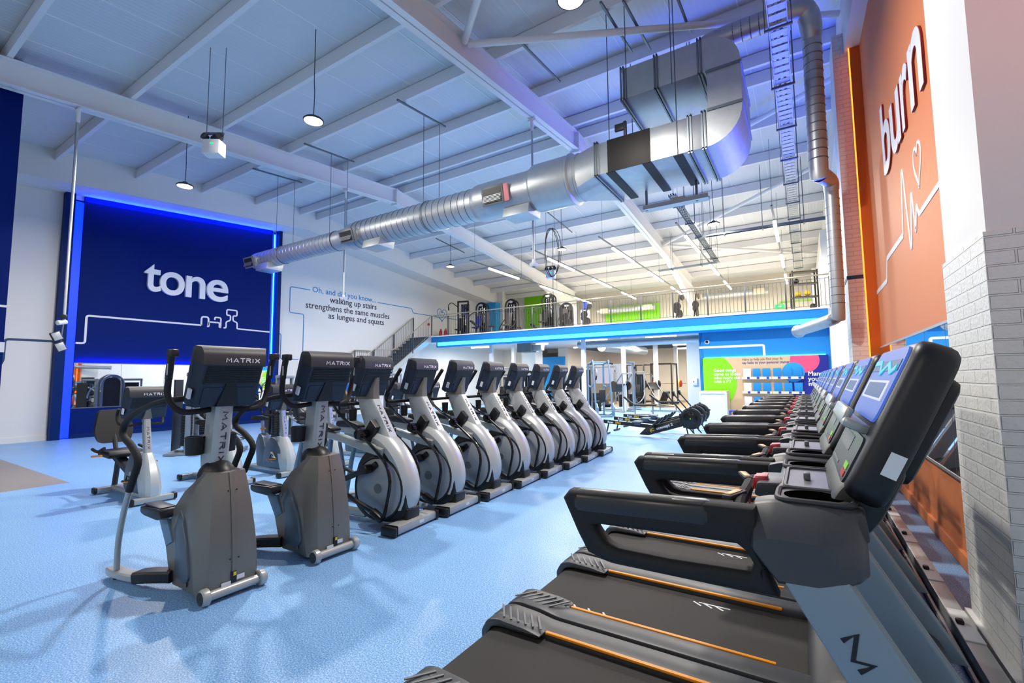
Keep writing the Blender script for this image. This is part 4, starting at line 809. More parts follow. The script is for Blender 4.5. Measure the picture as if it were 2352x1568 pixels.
# ================================================================== DUCTWORK
DY, DZ = 7.95, 5.36
dk = thing('spiral_duct', 'long round galvanised air duct hanging across the hall', 'air duct')
def cyl(x0, x1, r0, r1=None): lathe(bm, [(r0, x0), (r0 if r1 is None else r1, x1)], (0, DY, DZ), (1, 0, 0), 36)
bm = nb(); lathe(bm, [(0, -14.75), (.18, -14.75), (.245, -14.68), (.262, -14.55), (.262, -10.4)], (0, DY, DZ), (1, 0, 0), 36); n_f = len(bm.faces)
for k in range(22): lathe(bm, [(.262, -14.2+.17*k-.01), (.268, -14.2+.17*k), (.262, -14.2+.17*k+.01)], (0, DY, DZ), (1, 0, 0), 30)
mark(bm, n_f, 1); obj('narrow_run', bm, ['galv', 'galv_dark'], dk)
bm = nb(); lathe(bm, [(.265, -10.4), (.265, -10.2), (.35, -9.95), (.355, -5.8)], (0, DY, DZ), (1, 0, 0), 36); n_f = len(bm.faces)
for k in range(21): lathe(bm, [(.355, -9.7+.185*k-.01), (.362, -9.7+.185*k), (.355, -9.7+.185*k+.01)], (0, DY, DZ), (1, 0, 0), 30)
mark(bm, n_f, 1); obj('middle_run', bm, ['galv', 'galv_dark'], dk)
bm = nb(); lathe(bm, [(.36, -5.85), (.39, -5.8), (.4, -5.72), (.4, -4.5), (.41, -4.48), (.41, -4.4)], (0, DY, DZ), (1, 0, 0), 36); obj('grille_section', bm, 'galv', dk)
bm = nb(); lathe(bm, [(.4, -4.42), (.46, -4.36), (.47, -4.3), (.47, -3.6), (.49, -3.58), (.49, -3.55), (.44, -3.52), (.43, -3.45), (.45, -3.43), (.45, -3.4)], (0, DY, DZ), (1, 0, 0), 40); obj('wide_end', bm, 'galv', dk)
def grille(x, w, h, r, m, down=.45):
    # side outlet: neck, frame and blades, turned a little below the horizontal
    rot = M.Rotation(down, 3, 'X')
    bm = nb(); rb(bm, (x, DY+math.cos(down)*-(r+.0), DZ-math.sin(down)*(r+.0)), (w, .12, h), .004, rot); n = obj('outlet_neck', bm, 'galv', dk)
    bm = nb(); rb(bm, (x-w*.08, DY-math.cos(down)*(r+.075), DZ-math.sin(down)*(r+.075)), (w*.84, .03, h+.03), .004, rot); g = obj('outlet_frame', bm, 'mid_grey', n)
    bm = nb(); rb(bm, (x-w*.08, DY-math.cos(down)*(r+.09), DZ-math.sin(down)*(r+.09)), (w*.7, .006, h-.05), 0, rot); obj('outlet_shade', bm, 'black', g)  # black sheet stands in for the shade inside the opening
    bm = nb()
    for k in range(9):
        q = (k-4)*(h-.06)/9
        rb(bm, (x-w*.08, DY-math.cos(down)*(r+.097)+math.sin(down)*q*-1*-1, DZ-math.sin(down)*(r+.097)+math.cos(down)*q), (w*.7, .008, .008), 0, rot)
    obj('outlet_blade', bm, 'galv', g)
    if m: bm = nb(); rb(bm, (x+w*.42, DY-math.cos(down)*(r+.068), DZ-math.sin(down)*(r+.068)), (w*.22, .012, h), .002, rot); obj('outlet_side', bm, m, n)
grille(-14.55, .62, .3, .23, None, .3); grille(-9.75, .62, .3, .33, 'mid_grey', .3); grille(-5.15, .62, .34, .36, 'pink_label', .2)
for x, r in ((-13.9, .25), (-9.0, .33), (-4.75, .38)):
    bm = nb(); prism(bm, rpoly([(DY-.25, DZ-r+.05), (DY+.25, DZ-r+.05), (DY+.2, DZ-r-.16), (DY-.3, DZ-r-.16)], .01), 'x', x-.3, x+.3, .006); obj('bottom_scoop', bm, 'galv', dk)
bd = thing('square_duct', 'large square galvanised duct folding back over itself in a U bend', 'air duct')
BY0, BY1 = 7.45, 8.8
def ring(x, y0, y1, z0, z1, n): # square ring points matched to a circle
    return [(x, y, z) for y, z in [(y0+(y1-y0)*t, z0) for t in (.0, .25, .5, .75)]+[(y1, z0+(z1-z0)*t) for t in (0, .25, .5, .75)]+[(y1+(y0-y1)*t, z1) for t in (0, .25, .5, .75)]+[(y0, z1+(z0-z1)*t) for t in (0, .25, .5, .75)]]
bm = nb(); C_ = [(-3.4, DY+.44*math.cos(a), DZ+.44*math.sin(a)) for a in [-.75*PI+2*PI*k/16 for k in range(16)]]
loft(bm, [C_, ring(-2.95, BY0, BY1, 5.1, 5.66, 16)]); obj('transition', bm, 'galv', bd, 25)
bm = nb(); bx(bm, -2.95, -1.15, BY0, BY1, 5.1, 5.66, .003); obj('lower_run', bm, 'galv', bd)
a_ = [(-1.15, 5.1)]+[(-1.15+.55*math.sin(t), 5.65-.55*math.cos(t)) for t in [PI/2*k/8 for k in range(9)]]+[(-.6+.0, 6.3)]+[(-1.1+.5*math.cos(t), 6.36+.5*math.sin(t)) for t in [PI/2*k/8 for k in range(9)]]+[(-1.15, 6.86), (-1.15, 6.32), (-1.08, 6.28), (-1.08, 5.72), (-1.15, 5.66)]
bm = nb(); prism(bm, a_, 'y', BY0, BY1); obj('u_bend', bm, 'galv', bd, 25)
bm = nb(); bx(bm, -2.42, -1.15, BY0, BY1, 6.32, 6.86, .003); obj('upper_run', bm, 'galv', bd)
bm = nb(); bx(bm, -2.72, -1.98, BY0-.012, BY0-.002, 5.09, 5.67, .002)
for x in (-2.68, -2.05, -1.55): bx(bm, x-.075, x+.075, BY0, BY1+.02, 5.085, 5.1)
obj('black_cladding', bm, 'black_panel', bd)
for x, z0, z1 in ((-2.93, 5.08, 5.68), (-1.36, 5.08, 5.68), (-1.15, 5.08, 5.68), (-2.42, 6.3, 6.88), (-1.85, 6.3, 6.88), (-1.17, 6.3, 6.88)):
    bm = nb()
    for q in (-.022, .022):
        for b in ((BY0-.025, BY0, z0, z1), (BY1, BY1+.025, z0, z1), (BY0-.025, BY1+.025, z0-.02, z0+.02), (BY0-.025, BY1+.025, z1-.02, z1+.02)): bx(bm, x+q-.012, x+q+.012, *b)
    obj('flange', bm, 'galv_dark', bd)
for z in (5.68, 6.3): bm = nb(); bx(bm, -1.09, -.585, BY0-.025, BY1+.025, z-.02, z+.02); obj('flange', bm, 'galv_dark', bd)
bm = nb(); rb(bm, (-2.5, BY0+.02, 5.85), (.16, .05, .12), .005); rb(bm, (-2.4, BY0+.02, 5.8), (.05, .06, .26), .01); obj('damper_actuator', bm, 'charcoal', bd)
bm = nb()
for x, y, z in ((-2.68, BY0, 5.1), (-2.68, BY1, 5.1), (-1.55, BY0, 5.1), (-1.55, BY1, 5.1), (-2.35, BY0, 6.3), (-1.6, BY0, 6.3), (-1.6, BY1, 6.3)): tube(bm, [(x, y+(.0), z), (x, y, zroof(y)-.05)], .008, 6)
obj('hanger_rod', bm, 'strut', bd)
# channel with junction boxes slung under the square duct
ct = thing('cable_channel', 'short slotted cable channel slung below the square duct', 'cable tray')
bm = nb(); bx(bm, -2.45, -1.3, 8.55, 8.75, 4.72, 4.735); bx(bm, -2.45, -1.3, 8.55, 8.56, 4.72, 4.8); bx(bm, -2.45, -1.3, 8.74, 8.75, 4.72, 4.8); obj('channel', bm, 'galv', ct)
bm = nb(); rb(bm, (-1.8, 8.65, 4.8), (.22, .12, .1), .01); obj('junction_box', bm, 'ledge', ct)
bm = nb()
for x in (-2.4, -1.5): bx(bm, x-.02, x+.02, 8.62, 8.66, 4.72, 5.1)
obj('hanger', bm, 'galv_dark', ct)
# round pipe from the square duct to the right wall and down
pp = thing('round_pipe', 'round ribbed metal pipe bending down beside the orange wall', 'air duct')
bm = nb(); tube(bm, [(-1.55, 8.3, 6.8), (-1.4, 8.3, 7.15), (-1.15, 8.3, 7.33), (-.8, 8.3, 7.36)], .17, 20, sm=5); tube(bm, [(-.85, 8.3, 7.36), (.12, 8.3, 7.36), (.3, 8.35, 7.28), (.345, 8.4, 7.05), (.345, 8.45, 6.9)], [.17, .16, .155, .15, .135], 20, sm=6); n_f = len(bm.faces)
for k in range(7): lathe(bm, [(.166, -.008), (.173, 0), (.166, .008)], (-.75+.13*k, 8.3, 7.36), (1, 0, 0), 20)
mark(bm, n_f, 1); obj('upper_run', bm, ['galv', 'galv_dark'], pp)
bm = nb(); tube(bm, [(.345, 8.45, 6.9), (.33, 8.5, 4.85), (.345, 8.55, 4.72), (.42, 8.7, 4.7), (.49, 8.9, 4.68), (.5, 8.95, 4.55)], [.13, .13, .125, .115, .11, .105], 20, sm=5); n_f = len(bm.faces)
for k in range(14): lathe(bm, [(.13, -.008), (.136, 0), (.13, .008)], (.345-.001*k, 8.45+.003*k, 6.75-.14*k), (0, 0, 1), 20)
mark(bm, n_f, 1); obj('drop', bm, ['galv', 'galv_dark'], pp)
bm = nb(); tube(bm, [(.5, 8.95, 4.55), (.485, 9.0, 2.65), (.46, 9.05, 2.52), (.36, 9.2, 2.46), (-.1, 10.5, 2.42)], .098, 20, sm=5); lathe(bm, [(.098, 0), (.125, .05), (.125, .06), (.098, .07)], (-.06, 10.4, 2.42), V((-.46, 1.3, -.03)), 20); n_f = len(bm.faces)
for k in range(14): lathe(bm, [(.098, -.008), (.105, 0), (.098, .008)], (.5-.001*k, 8.96+.003*k, 4.4-.13*k), (0, 0, 1), 20)
mark(bm, n_f, 1); obj('lower_run', bm, ['galv', 'galv_dark'], pp)
# ladder trays
def tray(name, label, pts, w, m, hang, n=40):
    t = thing(name, label, 'cable tray')
    a, b = V(pts[0]), V(pts[1]); d = (b-a).normalized(); s = d.cross(V((0, 0, 1))).normalized()
    bm = nb()
    for k in (-1, 1): tube(bm, [a+s*w/2*k, b+s*w/2*k], 0, sq=(.015, .06, (0, 0, 1)))
    obj('side_rail', bm, m, t)
    bm = nb(); L = (b-a).length
    for k in range(n): p = a+d*(L*(k+.5)/n); tube(bm, [p-s*w/2, p+s*w/2], 0, sq=(min(.13, L/n*.75), .008, (0, 0, 1)))
    tube(bm, [a+s*w*.15+V((0, 0, .03)), b+s*w*.15+V((0, 0, .03))], .02, 6); tube(bm, [a-s*w*.2+V((0, 0, .025)), b-s*w*.2+V((0, 0, .025))], .016, 6)
    obj('rung', bm, m, t)
    for k in range(hang):
        bm = nb()
        p = a+d*(L*(k+.5)/hang); zc = zroof(p.y)-.05
        tube(bm, [p-s*(w/2+.06)+V((0, 0, -.04)), p+s*(w/2+.06)+V((0, 0, -.04))], 0, sq=(.035, .035, (0, 0, 1)))
        for q in (-1, 1): tube(bm, [p+s*(w/2+.05)*q+V((0, 0, -.04)), V((p.x, p.y, zc))+s*(w/2+.05)*q], .007, 6)
        obj('hanger', bm, 'strut', t)
tray('cable_ladder', 'wide cable ladder running along the roof beside the orange wall', [(-.09, 3.2, 6.35), (-.05, 24.5, 6.35)], .22, 'galv', 14, 120)
tray('cable_tray', 'cable tray running back towards the mezzanine behind the square duct', [(-2.55, 11.4, 6.0), (-2.7, 19.2, 6.0)], .16, 'strut', 5)
tray('cable_tray', 'cable tray crossing sideways to the round pipe above the mezzanine edge', [(-2.45, 15.4, 6.0), (.7, 15.5, 6.0)], .12, 'strut', 3)
tray('cable_tray', 'short cable tray stepping sideways over the mezzanine machines', [(-2.7, 19.2, 6.0), (-5.0, 19.4, 6.0)], .12, 'galv', 2, 20)
# strut rails on the roof with drop rods to the duct
rl = [((572, 388), (702, 423)), ((690, 330), (822, 376)), ((905, 228), (1030, 297)), ((1190, 97), (1293, 195)), ((1375, 0), (1455, 128)), ((1425, 0), (1500, 125)), ((1553, 0), (1590, 85)), ((1003, 545), (1065, 570)), ((1258, 482), (1310, 522))]
rlab = ['over the left end of the round duct', 'near the first rafter over the round duct', 'over the middle of the round duct', 'beside the apex of the second rafter', 'above the left end of the square duct', 'just right of its twin above the square duct', 'beside the bend of the round pipe', 'behind the round duct near the gable beam', 'behind the wide end of the round duct']
for k, (a, b) in enumerate(rl):
    A, B = atZ(*a, 7.7), atZ(*b, 7.7); t = thing('ceiling_strut', 'grey steel strut on the roof %s' % rlab[k], 'strut rail')
    A.z = zroof(A.y)-.33; B.z = zroof(B.y)-.33; A.x = B.x = (A.x+B.x)/2
    bm = nb(); tube(bm, [A, B], 0, sq=(.041, .041, (0, 0, 1))); obj('strut_channel', bm, 'strut', t)
    if k in (0, 1, 2):
        bm = nb()
        for y in (7.68, 8.22): tube(bm, [(A.x, y, DZ+.05), (A.x, y, zroof(y)-.33)], .007, 6)
        tube(bm, [(A.x, DY+(.368 if k == 2 else .274)*math.cos(q), DZ+(.368 if k == 2 else .274)*math.sin(q)) for q in [2*PI*j/24 for j in range(25)]], .008, 5, False)
        obj('drop_rod', bm, 'strut', t)
# ================================================================== PENDANT LAMPS, TUBES, SIGNS, CAMERAS
LP = [(-7.08, 4.73), (-12.0, 4.77), (-2.16, 4.8), (-2.1, 14.6), (-7.06, 14.5), (-11.9, 14.2)]
ll = ['between the two rafters, before the round duct', 'closest to the navy tone panel', 'high beside the second rafter, cut by the top edge', 'nearest the orange wall', 'hanging behind the round duct in the middle bay', 'hanging over the stairs']
L0 = thing('pendant_lamp', 'lit round high bay lamp '+ll[0], 'pendant lamp', (LP[0][0], LP[0][1], 6.1), 0, 'round high bay lamps')
bm = nb(); lathe(bm, [(0, .09), (.05, .09), (.07, .05), (.15, .03), (.17, .01), (.17, -.012), (.155, -.015), (.155, 0), (0, 0)], (0, 0, 0), (0, 0, 1), 28); obj('lamp_housing', bm, 'charcoal', L0)
bm = nb(); lathe(bm, [(0, -.004), (.152, -.004), (.152, -.012), (0, -.012)], n=28); obj('lamp_diffuser', bm, 'lamp', L0, 0)
bm = nb(); tube(bm, [(0, 0, .09), (.015, 0, .5), (-.005, 0, .8), (0, 0, 1.75)], .008, 6, sm=4); obj('lamp_cord', bm, 'charcoal', L0)
for k in range(1, 6): dup(L0, (*LP[k], 6.1), 0, 'lit round high bay lamp '+ll[k])
TX = [-10.6, -7.9, -5.4, -3.0, -.55]
q0 = None
cn_ = ['line nearest the stairs', 'second line from the stairs', 'middle line', 'second line from the orange wall', 'line nearest the orange wall']
rn_ = ['front', 'second', 'back']
for i, x in enumerate(TX):
    for j, y in enumerate((16.2, 20.5, 24.4)):
        lb = 'lit mezzanine tube lamp, %s row, %s' % (rn_[j], cn_[i])
        if q0 is None:
            q0 = thing('tube_lamp', lb, 'tube lamp', (x, y, 6.0), 0, 'tube lamps over the mezzanine')
            bm = nb(); rb(bm, (0, 0, 0), (.09, 2.3, .06), .02); obj('lamp_diffuser', bm, 'tube', q0)
            bm = nb(); rb(bm, (0, 0, .045), (.06, 2.34, .03), .005); h = obj('lamp_body', bm, 'steel_white', q0)
        else: dup(q0, (x, y, 6.0), 0, lb)
for i, x in enumerate(TX):
    t = thing('lighting_conduit', 'thin lighting rail carrying the tube lamps over the mezzanine, '+cn_[i], 'lighting rail', (x, 13.8, 6.08), 0, 'lighting rails over the mezzanine')
    bm = nb(); tube(bm, [(0, 0, 0), (0, 12, 0)], 0, sq=(.05, .035, (0, 0, 1))); obj('rail_channel', bm, 'strut', t)
    for y in (.3, 3.8, 7.3, 11): bm = nb(); tube(bm, [(0, y, .01), (0, y, zroof(13.8+y)-6.08-.02)], .005, 5); obj('suspension_wire', bm, 'strut', t)
LT = [(-15, 20.5), (-11.5, 20.5), (-8.2, 20), (-5.2, 20.2), (-14.0, 24), (-10.5, 24.2), (-7.4, 23.6), (-5.3, 25.5), (-9.0, 28.5), (-6.0, 29)]
q1 = None
for k, (x, y) in enumerate(LT):
    lb = 'lit tube lamp under the mezzanine, '+['near the stairs', 'over the second column from the stairs', 'beside the middle column', 'near the soap dispenser column', 'in front of the blue back panel', 'over the screen wall', 'behind the middle column', 'left of the trainer wall, far back', 'deep at the back over the racks', 'deepest, above the brown floor'][k]
    if q1 is None:
        q1 = thing('ceiling_lamp', lb, 'tube lamp', (x, y, 3.3), 0, 'tube lamps under the mezzanine')
        bm = nb(); rb(bm, (0, 0, 0), (1.3, .1, .07), .02); obj('lamp_diffuser', bm, 'tube', q1)
        bm = nb(); rb(bm, (0, 0, .05), (1.32, .07, .04), .005); obj('lamp_body', bm, 'steel_white', q1)
        bm = nb()
        for s in (-1, 1): tube(bm, [(s*.5, 0, .06), (s*.5, 0, .2)], .006, 5)
        obj('lamp_bracket', bm, 'strut', q1)
    else: dup(q1, (x, y, 3.3), 0, lb)
def emerg(label, loc, top, rz):
    t = thing('emergency_light', label, 'emergency light', loc, rz)
    bm = nb(); rb(bm, (0, 0, 0), (.3, .22, .26), .015); obj('light_box', bm, 'steel_white', t)
    bm = nb()
    for x, y in ((-.13, -.06), (.0, .02), (.13, -.06)): lathe(bm, [(0, -.05), (.05, -.05), (.065, .03), (.06, .04), (0, .03)], (x, y, .19), (x*2, -.6, .2), 14)
    obj('spot_head', bm, 'charcoal', t)
    bm = nb(); rb(bm, (.02, -.112, .05), (.05, .006, .03), .002); obj('status_light', bm, 'exit_green', t)
    bm = nb(); tube(bm, [(-.16, 0, .28), (.16, 0, .28)], 0, sq=(.04, .04, (0, 0, 1)))
    for s in (-1, 1): tube(bm, [(s*.14, 0, .28), (s*.14, 0, top)], .006, 6); tube(bm, [(s*.1, 0, .12), (s*.12, 0, .28)], .005, 5)
    obj('hanger', bm, 'strut', t)
emerg('white emergency light box with three spots hanging before the first rafter', (-8.7, 3.88, 5.68), 1.9, .6)
emerg('white emergency light box hanging over the mezzanine edge', (-7.1, 13.7, 5.05), 2.6, .3)
def pole(label, x, y, zt, zb, dome=True):
    t = thing('camera_pole', label, 'camera pole', (x, y, zb))
    bm = nb(); tube(bm, [(0, 0, 0), (0, 0, zt-zb)], .024, 10); obj('pole_tube', bm, 'galv', t)
    bm = nb(); rb(bm, (0, 0, zt-zb), (.2, .06, .05), .01); lathe(bm, [(.03, -.25), (.035, -.2), (.035, 0)], (0, 0, zt-zb)); obj('beam_clamp', bm, 'steel_white', t)
    if dome:
        bm = nb(); lathe(bm, [(0, -.07), (.06, -.065), (.09, -.03), (.095, 0), (.04, .03), (.03, .1)], (0, 0, 0), n=24); obj('dome_camera', bm, 'steel_white', t)
        bm = nb(); lathe(bm, [(0, -.08), (.03, -.075), (.045, -.06)], (0, 0, 0), n=16); obj('dome_lens', bm, 'black_gloss', t)
    return t
pole('camera pole hanging from the first rafter in front of the stairs slogan', -11.6, 8.9, 7.34, 4.02); pole('camera pole hanging from the second rafter behind the round duct', -4.9, 8.65, 7.32, 4.05)
t = pole('camera pole with two bullet cameras in front of the navy panel', -11.6, 2.76, 6.79, 2.66, False)
for k, (dx, dy, dz, m) in enumerate(((.0, .0, .12, 'charcoal'), (.05, -.05, -.0, 'steel_white'))):
    bm = nb(); lathe(bm, [(0, -.09), (.04, -.09), (.045, .06), (.03, .07)], (dx, dy, dz), (.4, -.8, -.2) if k else (.8, -.3, -.2), 16); obj('bullet_camera', bm, m, t)
fl_ = thing('flood_light', 'pair of grey floodlight panels below the cameras in front of the navy panel', 'flood light', (-11.55, 2.72, 2.3))
for k in range(2):
    bm = nb(); rb(bm, (.02, -.06+.06*k, .1-.19*k), (.05, .15, .17), .01, M.Rotation(.45, 3, 'X')); h = obj('flood_head', bm, 'charcoal', fl_)
    bm = nb(); rb(bm, (.047, -.06+.06*k, .1-.19*k), (.006, .12, .14), .004, M.Rotation(.45, 3, 'X')); obj('flood_glass', bm, 'silver_light', h)
bm = nb(); tube(bm, [(0, 0, -.1), (-.02, .03, .38)], .014, 6); obj('flood_bracket', bm, 'strut', fl_)
bm = nb()
for k in range(3): tube(bm, [(-4.65+.03*math.cos(q*2*PI/20+k)+(.18+.04*k)*math.sin(q*2*PI/20)*(1 if q < 10 else .8), 9.0+.02*k, 4.35-.55*math.cos(q*2*PI/20)) for q in range(21)], .007, 5, False)
tube(bm, [(-4.6, 9, 4.9), (-4.62, 9, 3.0)], .006, 5); tag(obj('cable_coil', bm, 'charcoal'), 'loose coiled cable hanging below the wide end of the round duct', 'cable')
# ================================================================== TRAINER WALL
YB = 18.4
def bX(px, Y=YB): return atY(px, 870, Y).x
wt = thing('notice_wall', 'wood notice wall with green and dark blue circles about personal trainers', 'notice board')
bm = nb(); bx(bm, -3.22, .64, YB-.06, YB, .05, 2.26); obj('wood_board', bm, 'wood', wt)
def arcpoly(cx, cz, r, x0, x1, z0, z1, n=60):
    out = []
    for k in range(n):
        a = 2*PI*k/n; out.append((min(max(cx+r*math.cos(a), x0), x1), min(max(cz+r*math.sin(a), z0), z1)))
    res = [out[0]]
    for p in out[1:]:
        if (V(p)-V(res[-1])).length > .004: res.append(p)
    return res
def disc(name, cx, cz, r, m, y, lim=(-3.22, .64, .06, 2.26)):
    bm = nb(); prism(bm, arcpoly(cx, cz, r, *lim), 'y', y-.004, y); return obj(name, bm, m, wt, 0)
disc('green_circle', -3.26, 1.38, 1.16, 'lime', YB-.06); disc('navy_circle', .62, 1.42, 1.13, 'deep_blue', YB-.06); disc('pink_circle', -.02, 2.1, .42, 'pink', YB-.064); disc('blue_circle', -.36, 1.7, .33, 'cyan_blue', YB-.068)
for k, s in enumerate(('Good things', 'come to those', 'who work out', 'with a PT')): text('notice_text', s, .15, (-2.86, YB-.067, 1.75-.135*k), (1, 0, 0), (0, 0, 1), 'white_letter', wt, .001, .002, 1.0, 'LEFT')
for k, s in enumerate(('Manage', 'your', 'membership')): text('notice_text', s, .2, (.05, YB-.07, 1.58-.17*k), (1, 0, 0), (0, 0, 1), 'white_letter', wt, .001, .004, 1.0, 'LEFT')
text('notice_text', 'Here to help you find your fit', .13, (-1.9, YB-.062, 2.13), (1, 0, 0), (0, 0, 1), 'text_dark', wt, .001, 0, .8, 'LEFT'); text('notice_text', 'say hello to your personal trainers', .13, (-1.9, YB-.062, 2.01), (1, 0, 0), (0, 0, 1), 'deep_blue', wt, .001, .002, .82, 'LEFT')
bm = nb(); bx(bm, -3.15, .58, YB-.05, YB-.012, 2.262, 2.29); tag(obj('cyan_light_strip', bm, 'led_ice', None, 0), 'cyan light strip along the top of the trainer notice wall', 'light strip')
lx = [-1.93, -.99]; rows = [1.52, 1.02, .54]; rw = ['top', 'middle', 'bottom']
for j, z in enumerate(rows):
    for i, x in enumerate(lx):
        g = thing('card_ledge', 'pale wooden %s ledge of the trainer cards, %s half' % (rw[j], ('left', 'right')[i]), 'ledge', (x, YB-.06, z), 0, 'card ledges')
        bm = nb(); bx(bm, 0, .92, -.09, 0, -.02, 0); bx(bm, 0, .92, -.1, -.085, -.05, .035); obj('ledge_board', bm, 'ledge', g)
        bm = nb()
        for q in (.17, .47, .77): bx(bm, q, q+.08, -.104, -.1, -.04, .03)
        obj('name_tag', bm, 'blue_plastic', g, 0)
    for c in range(6):
        x = -1.9+.3*c+(.03 if c > 2 else 0); wh = c == 0
        bm = nb(); rb(bm, (x+.14, YB-.1, z+.165), (.24, .012, .32), .002)
        tag(obj('profile_card', bm, 'card_white' if wh else 'card_blue', None), ('blank white' if wh else 'plain blue')+' trainer card on the %s ledge, %s' % (rw[j], ['leftmost', 'second from left', 'third from left', 'third from right', 'second from right', 'rightmost'][c]), 'card', 'trainer cards')
line('wall_line', rp([(-3.34, 2.66), (-1.2, 2.66), (-1.2, 2.28)], .06), .08, 'white_line', 'white bent line above the trainer notice wall', ((0, YB-.004, 0), (1, 0, 0), (0, 0, 1)))
dc = thing('dome_camera', 'white dome camera on the blue wall above the trainer notice', 'camera', (-3.05, YB, 2.86))
bm = nb(); lathe(bm, [(0, 0), (.085, 0), (.085, .03), (.06, .06)], (0, 0, 0), (0, -1, 0), 24); obj('camera_base', bm, 'steel_white', dc)
bm = nb(); lathe(bm, [(.055, .05), (.05, .08), (.03, .1), (0, .108)], (0, 0, 0), (0, -1, 0), 20); obj('camera_dome', bm, 'black_gloss', dc)
t = thing('reception_desk', 'white waterfall desk in front of the green circle', 'desk', (-2.75, 17.4, 0))
bm = nb(); prism(bm, rpoly([(-.48, 0), (-.48, 1.05), (.42, 1.05), (.42, 0), (.36, 0), (.36, .98), (-.42, .98), (-.42, 0)], .05), 'y', -.0, .7, .005); bx(bm, -.46, .4, .02, .05, 0, 1.0); obj('desk_shell', bm, 'desk_white', t)
bm = nb(); bx(bm, .421, .43, .02, .68, 0, 1.0); bx(bm, -.44, .44, .03, .72, 1.05, 1.07); obj('desk_panel', bm, 'wood', t)
t = thing('step_stool', 'blue plastic step stool beside the white desk', 'stool', (-1.95, 16.6, 0))
bm = nb(); rb(bm, (0, 0, .46), (.42, .3, .04), .012); obj('seat', bm, 'blue_plastic', t)
for sx in (-1, 1):
    bm = nb(); prism(bm, rpoly([(-.15, 0), (-.13, .46), (.13, .46), (.15, 0), (.1, 0), (.06, .3), (-.06, .3), (-.1, 0)], .02), 'x', sx*.19-.015, sx*.19+.015, .004); obj('leg', bm, 'blue_plastic', t)
bm = nb(); rb(bm, (0, -.12, .2), (.36, .02, .05), .005); obj('stretcher', bm, 'blue_plastic', t)
bm = nb(); rb(bm, (.35, 16.9, .5), (.5, .45, 1.0), .02); tag(obj('white_cabinet', bm, 'desk_white'), 'white cabinet behind the far end of the treadmill row', 'cabinet')
t = thing('soap_dispenser', 'white soap dispenser on the big white column', 'dispenser', (-4.4, 22.99, 1.35))
bm = nb(); rb(bm, (0, -.06, 0), (.24, .13, .34), .04); obj('dispenser_body', bm, 'steel_white', t)
bm = nb(); lathe(bm, [(0, 0), (.025, .002), (.03, 0)], (-.05, -.126, 0), (0, -1, 0), 12); obj('level_window', bm, 'deep_blue', t)
# small wall fittings
t = thing('fire_bell', 'red fire bell on the wall above the stair head', 'alarm', (XL+.02, 19.0, 4.6)); bm = nb(); lathe(bm, [(0, 0), (.07, 0), (.07, .04), (0, .05)], (0, 0, 0), (1, 0, 0), 18); obj('bell_body', bm, 'red', t)
for k, x in enumerate((-16.95, -16.6)):
    t = thing('fire_extinguisher', 'red fire extinguisher at the stair head, %s' % ('nearer the wall', 'nearer the railing')[k], 'fire extinguisher', (x, 19.4, ZM))
    bm = nb(); lathe(bm, [(0, 0), (.08, 0), (.085, .03), (.085, .45), (.03, .55), (.03, .6)], n=18); obj('cylinder_body', bm, 'red', t)
    bm = nb(); tube(bm, [(0, 0, .6), (.08, 0, .58), (.1, 0, .3)], .012, 6, sm=3); obj('hose', bm, 'black', t)
bm = nb(); bx(bm, XL, XL+.03, 10.6, 10.8, 1.5, 1.8); tag(obj('wall_switch', bm, 'steel_white'), 'small white control box beside the navy panel', 'switch')
t = thing('exit_sign', 'small lit green exit sign on the upper back wall', 'exit sign', (-.95, 26.9, 5.1)); bm = nb(); rb(bm, (0, 0, 0), (.42, .04, .2), .01); obj('sign_panel', bm, 'exit_green', t)
bm = nb(); prism(bm, [(.02, -.05), (.1, 0), (.02, .05)], 'y', -.026, -.02); rb(bm, (-.04, -.023, 0), (.1, .006, .03), 0); obj('sign_arrow', bm, 'white_letter', t, 0)
bm = nb(); tube(bm, [(-.95, 27.1, 5.2), (-.95, 27.1, 5.35), (1.0, 27.1, 5.35)], .03, 6); tag(obj('green_conduit', bm, 'lime'), 'green conduit beside the exit sign on the upper back wall', 'conduit')
for k, (x0, x1, z) in enumerate(((-5.3, -1.4, 5.9), (-10.6, -7.1, 5.6))):
    t = thing('wall_duct', ('round duct on the upper back wall near the exit sign', 'round duct on the upper back wall over the green patch')[k], 'air duct')
    bm = nb(); lathe(bm, [(.17, x0), (.17, x1)], (0, 26.6, z), (1, 0, 0), 18); obj('duct_tube', bm, 'galv', t)
    for x in (x0+.5, x1-.4): bm = nb(); rb(bm, (x, 26.42, z), (.5, .1, .28), .01); obj('duct_grille', bm, 'ledge', t)
# ducts under the mezzanine
bm = nb(); lathe(bm, [(.16, -8.6), (.16, -3.36)], (0, 19.2, 3.05), (1, 0, 0), 20); tag(obj('soffit_duct', bm, 'galv'), 'round duct along the front under the mezzanine', 'air duct')
bm = nb(); bx(bm, -12.2, -3.36, 18.65, 18.8, 3.3, 3.36); tag(obj('soffit_tray', bm, 'strut'), 'dark cable tray under the front of the mezzanine', 'cable tray')
bm = nb(); lathe(bm, [(.22, 0), (.22, 5.0)], (-7.9, 20.2, 3.0), (.1, 1, 0), 20); tag(obj('soffit_duct', bm, 'galv'), 'thick round duct running back under the mezzanine', 'air duct')
t = thing('air_unit', 'boxy grey air unit under the mezzanine ceiling near the stairs', 'air unit', (-11.9, 20.3, 3.12)); bm = nb(); rb(bm, (0, 0, 0), (.8, .8, .45), .02); obj('unit_case', bm, 'mid_grey', t); bm = nb(); rb(bm, (.6, 0, -.02), (.5, .4, .3), .03); obj('unit_motor', bm, 'silver', t)
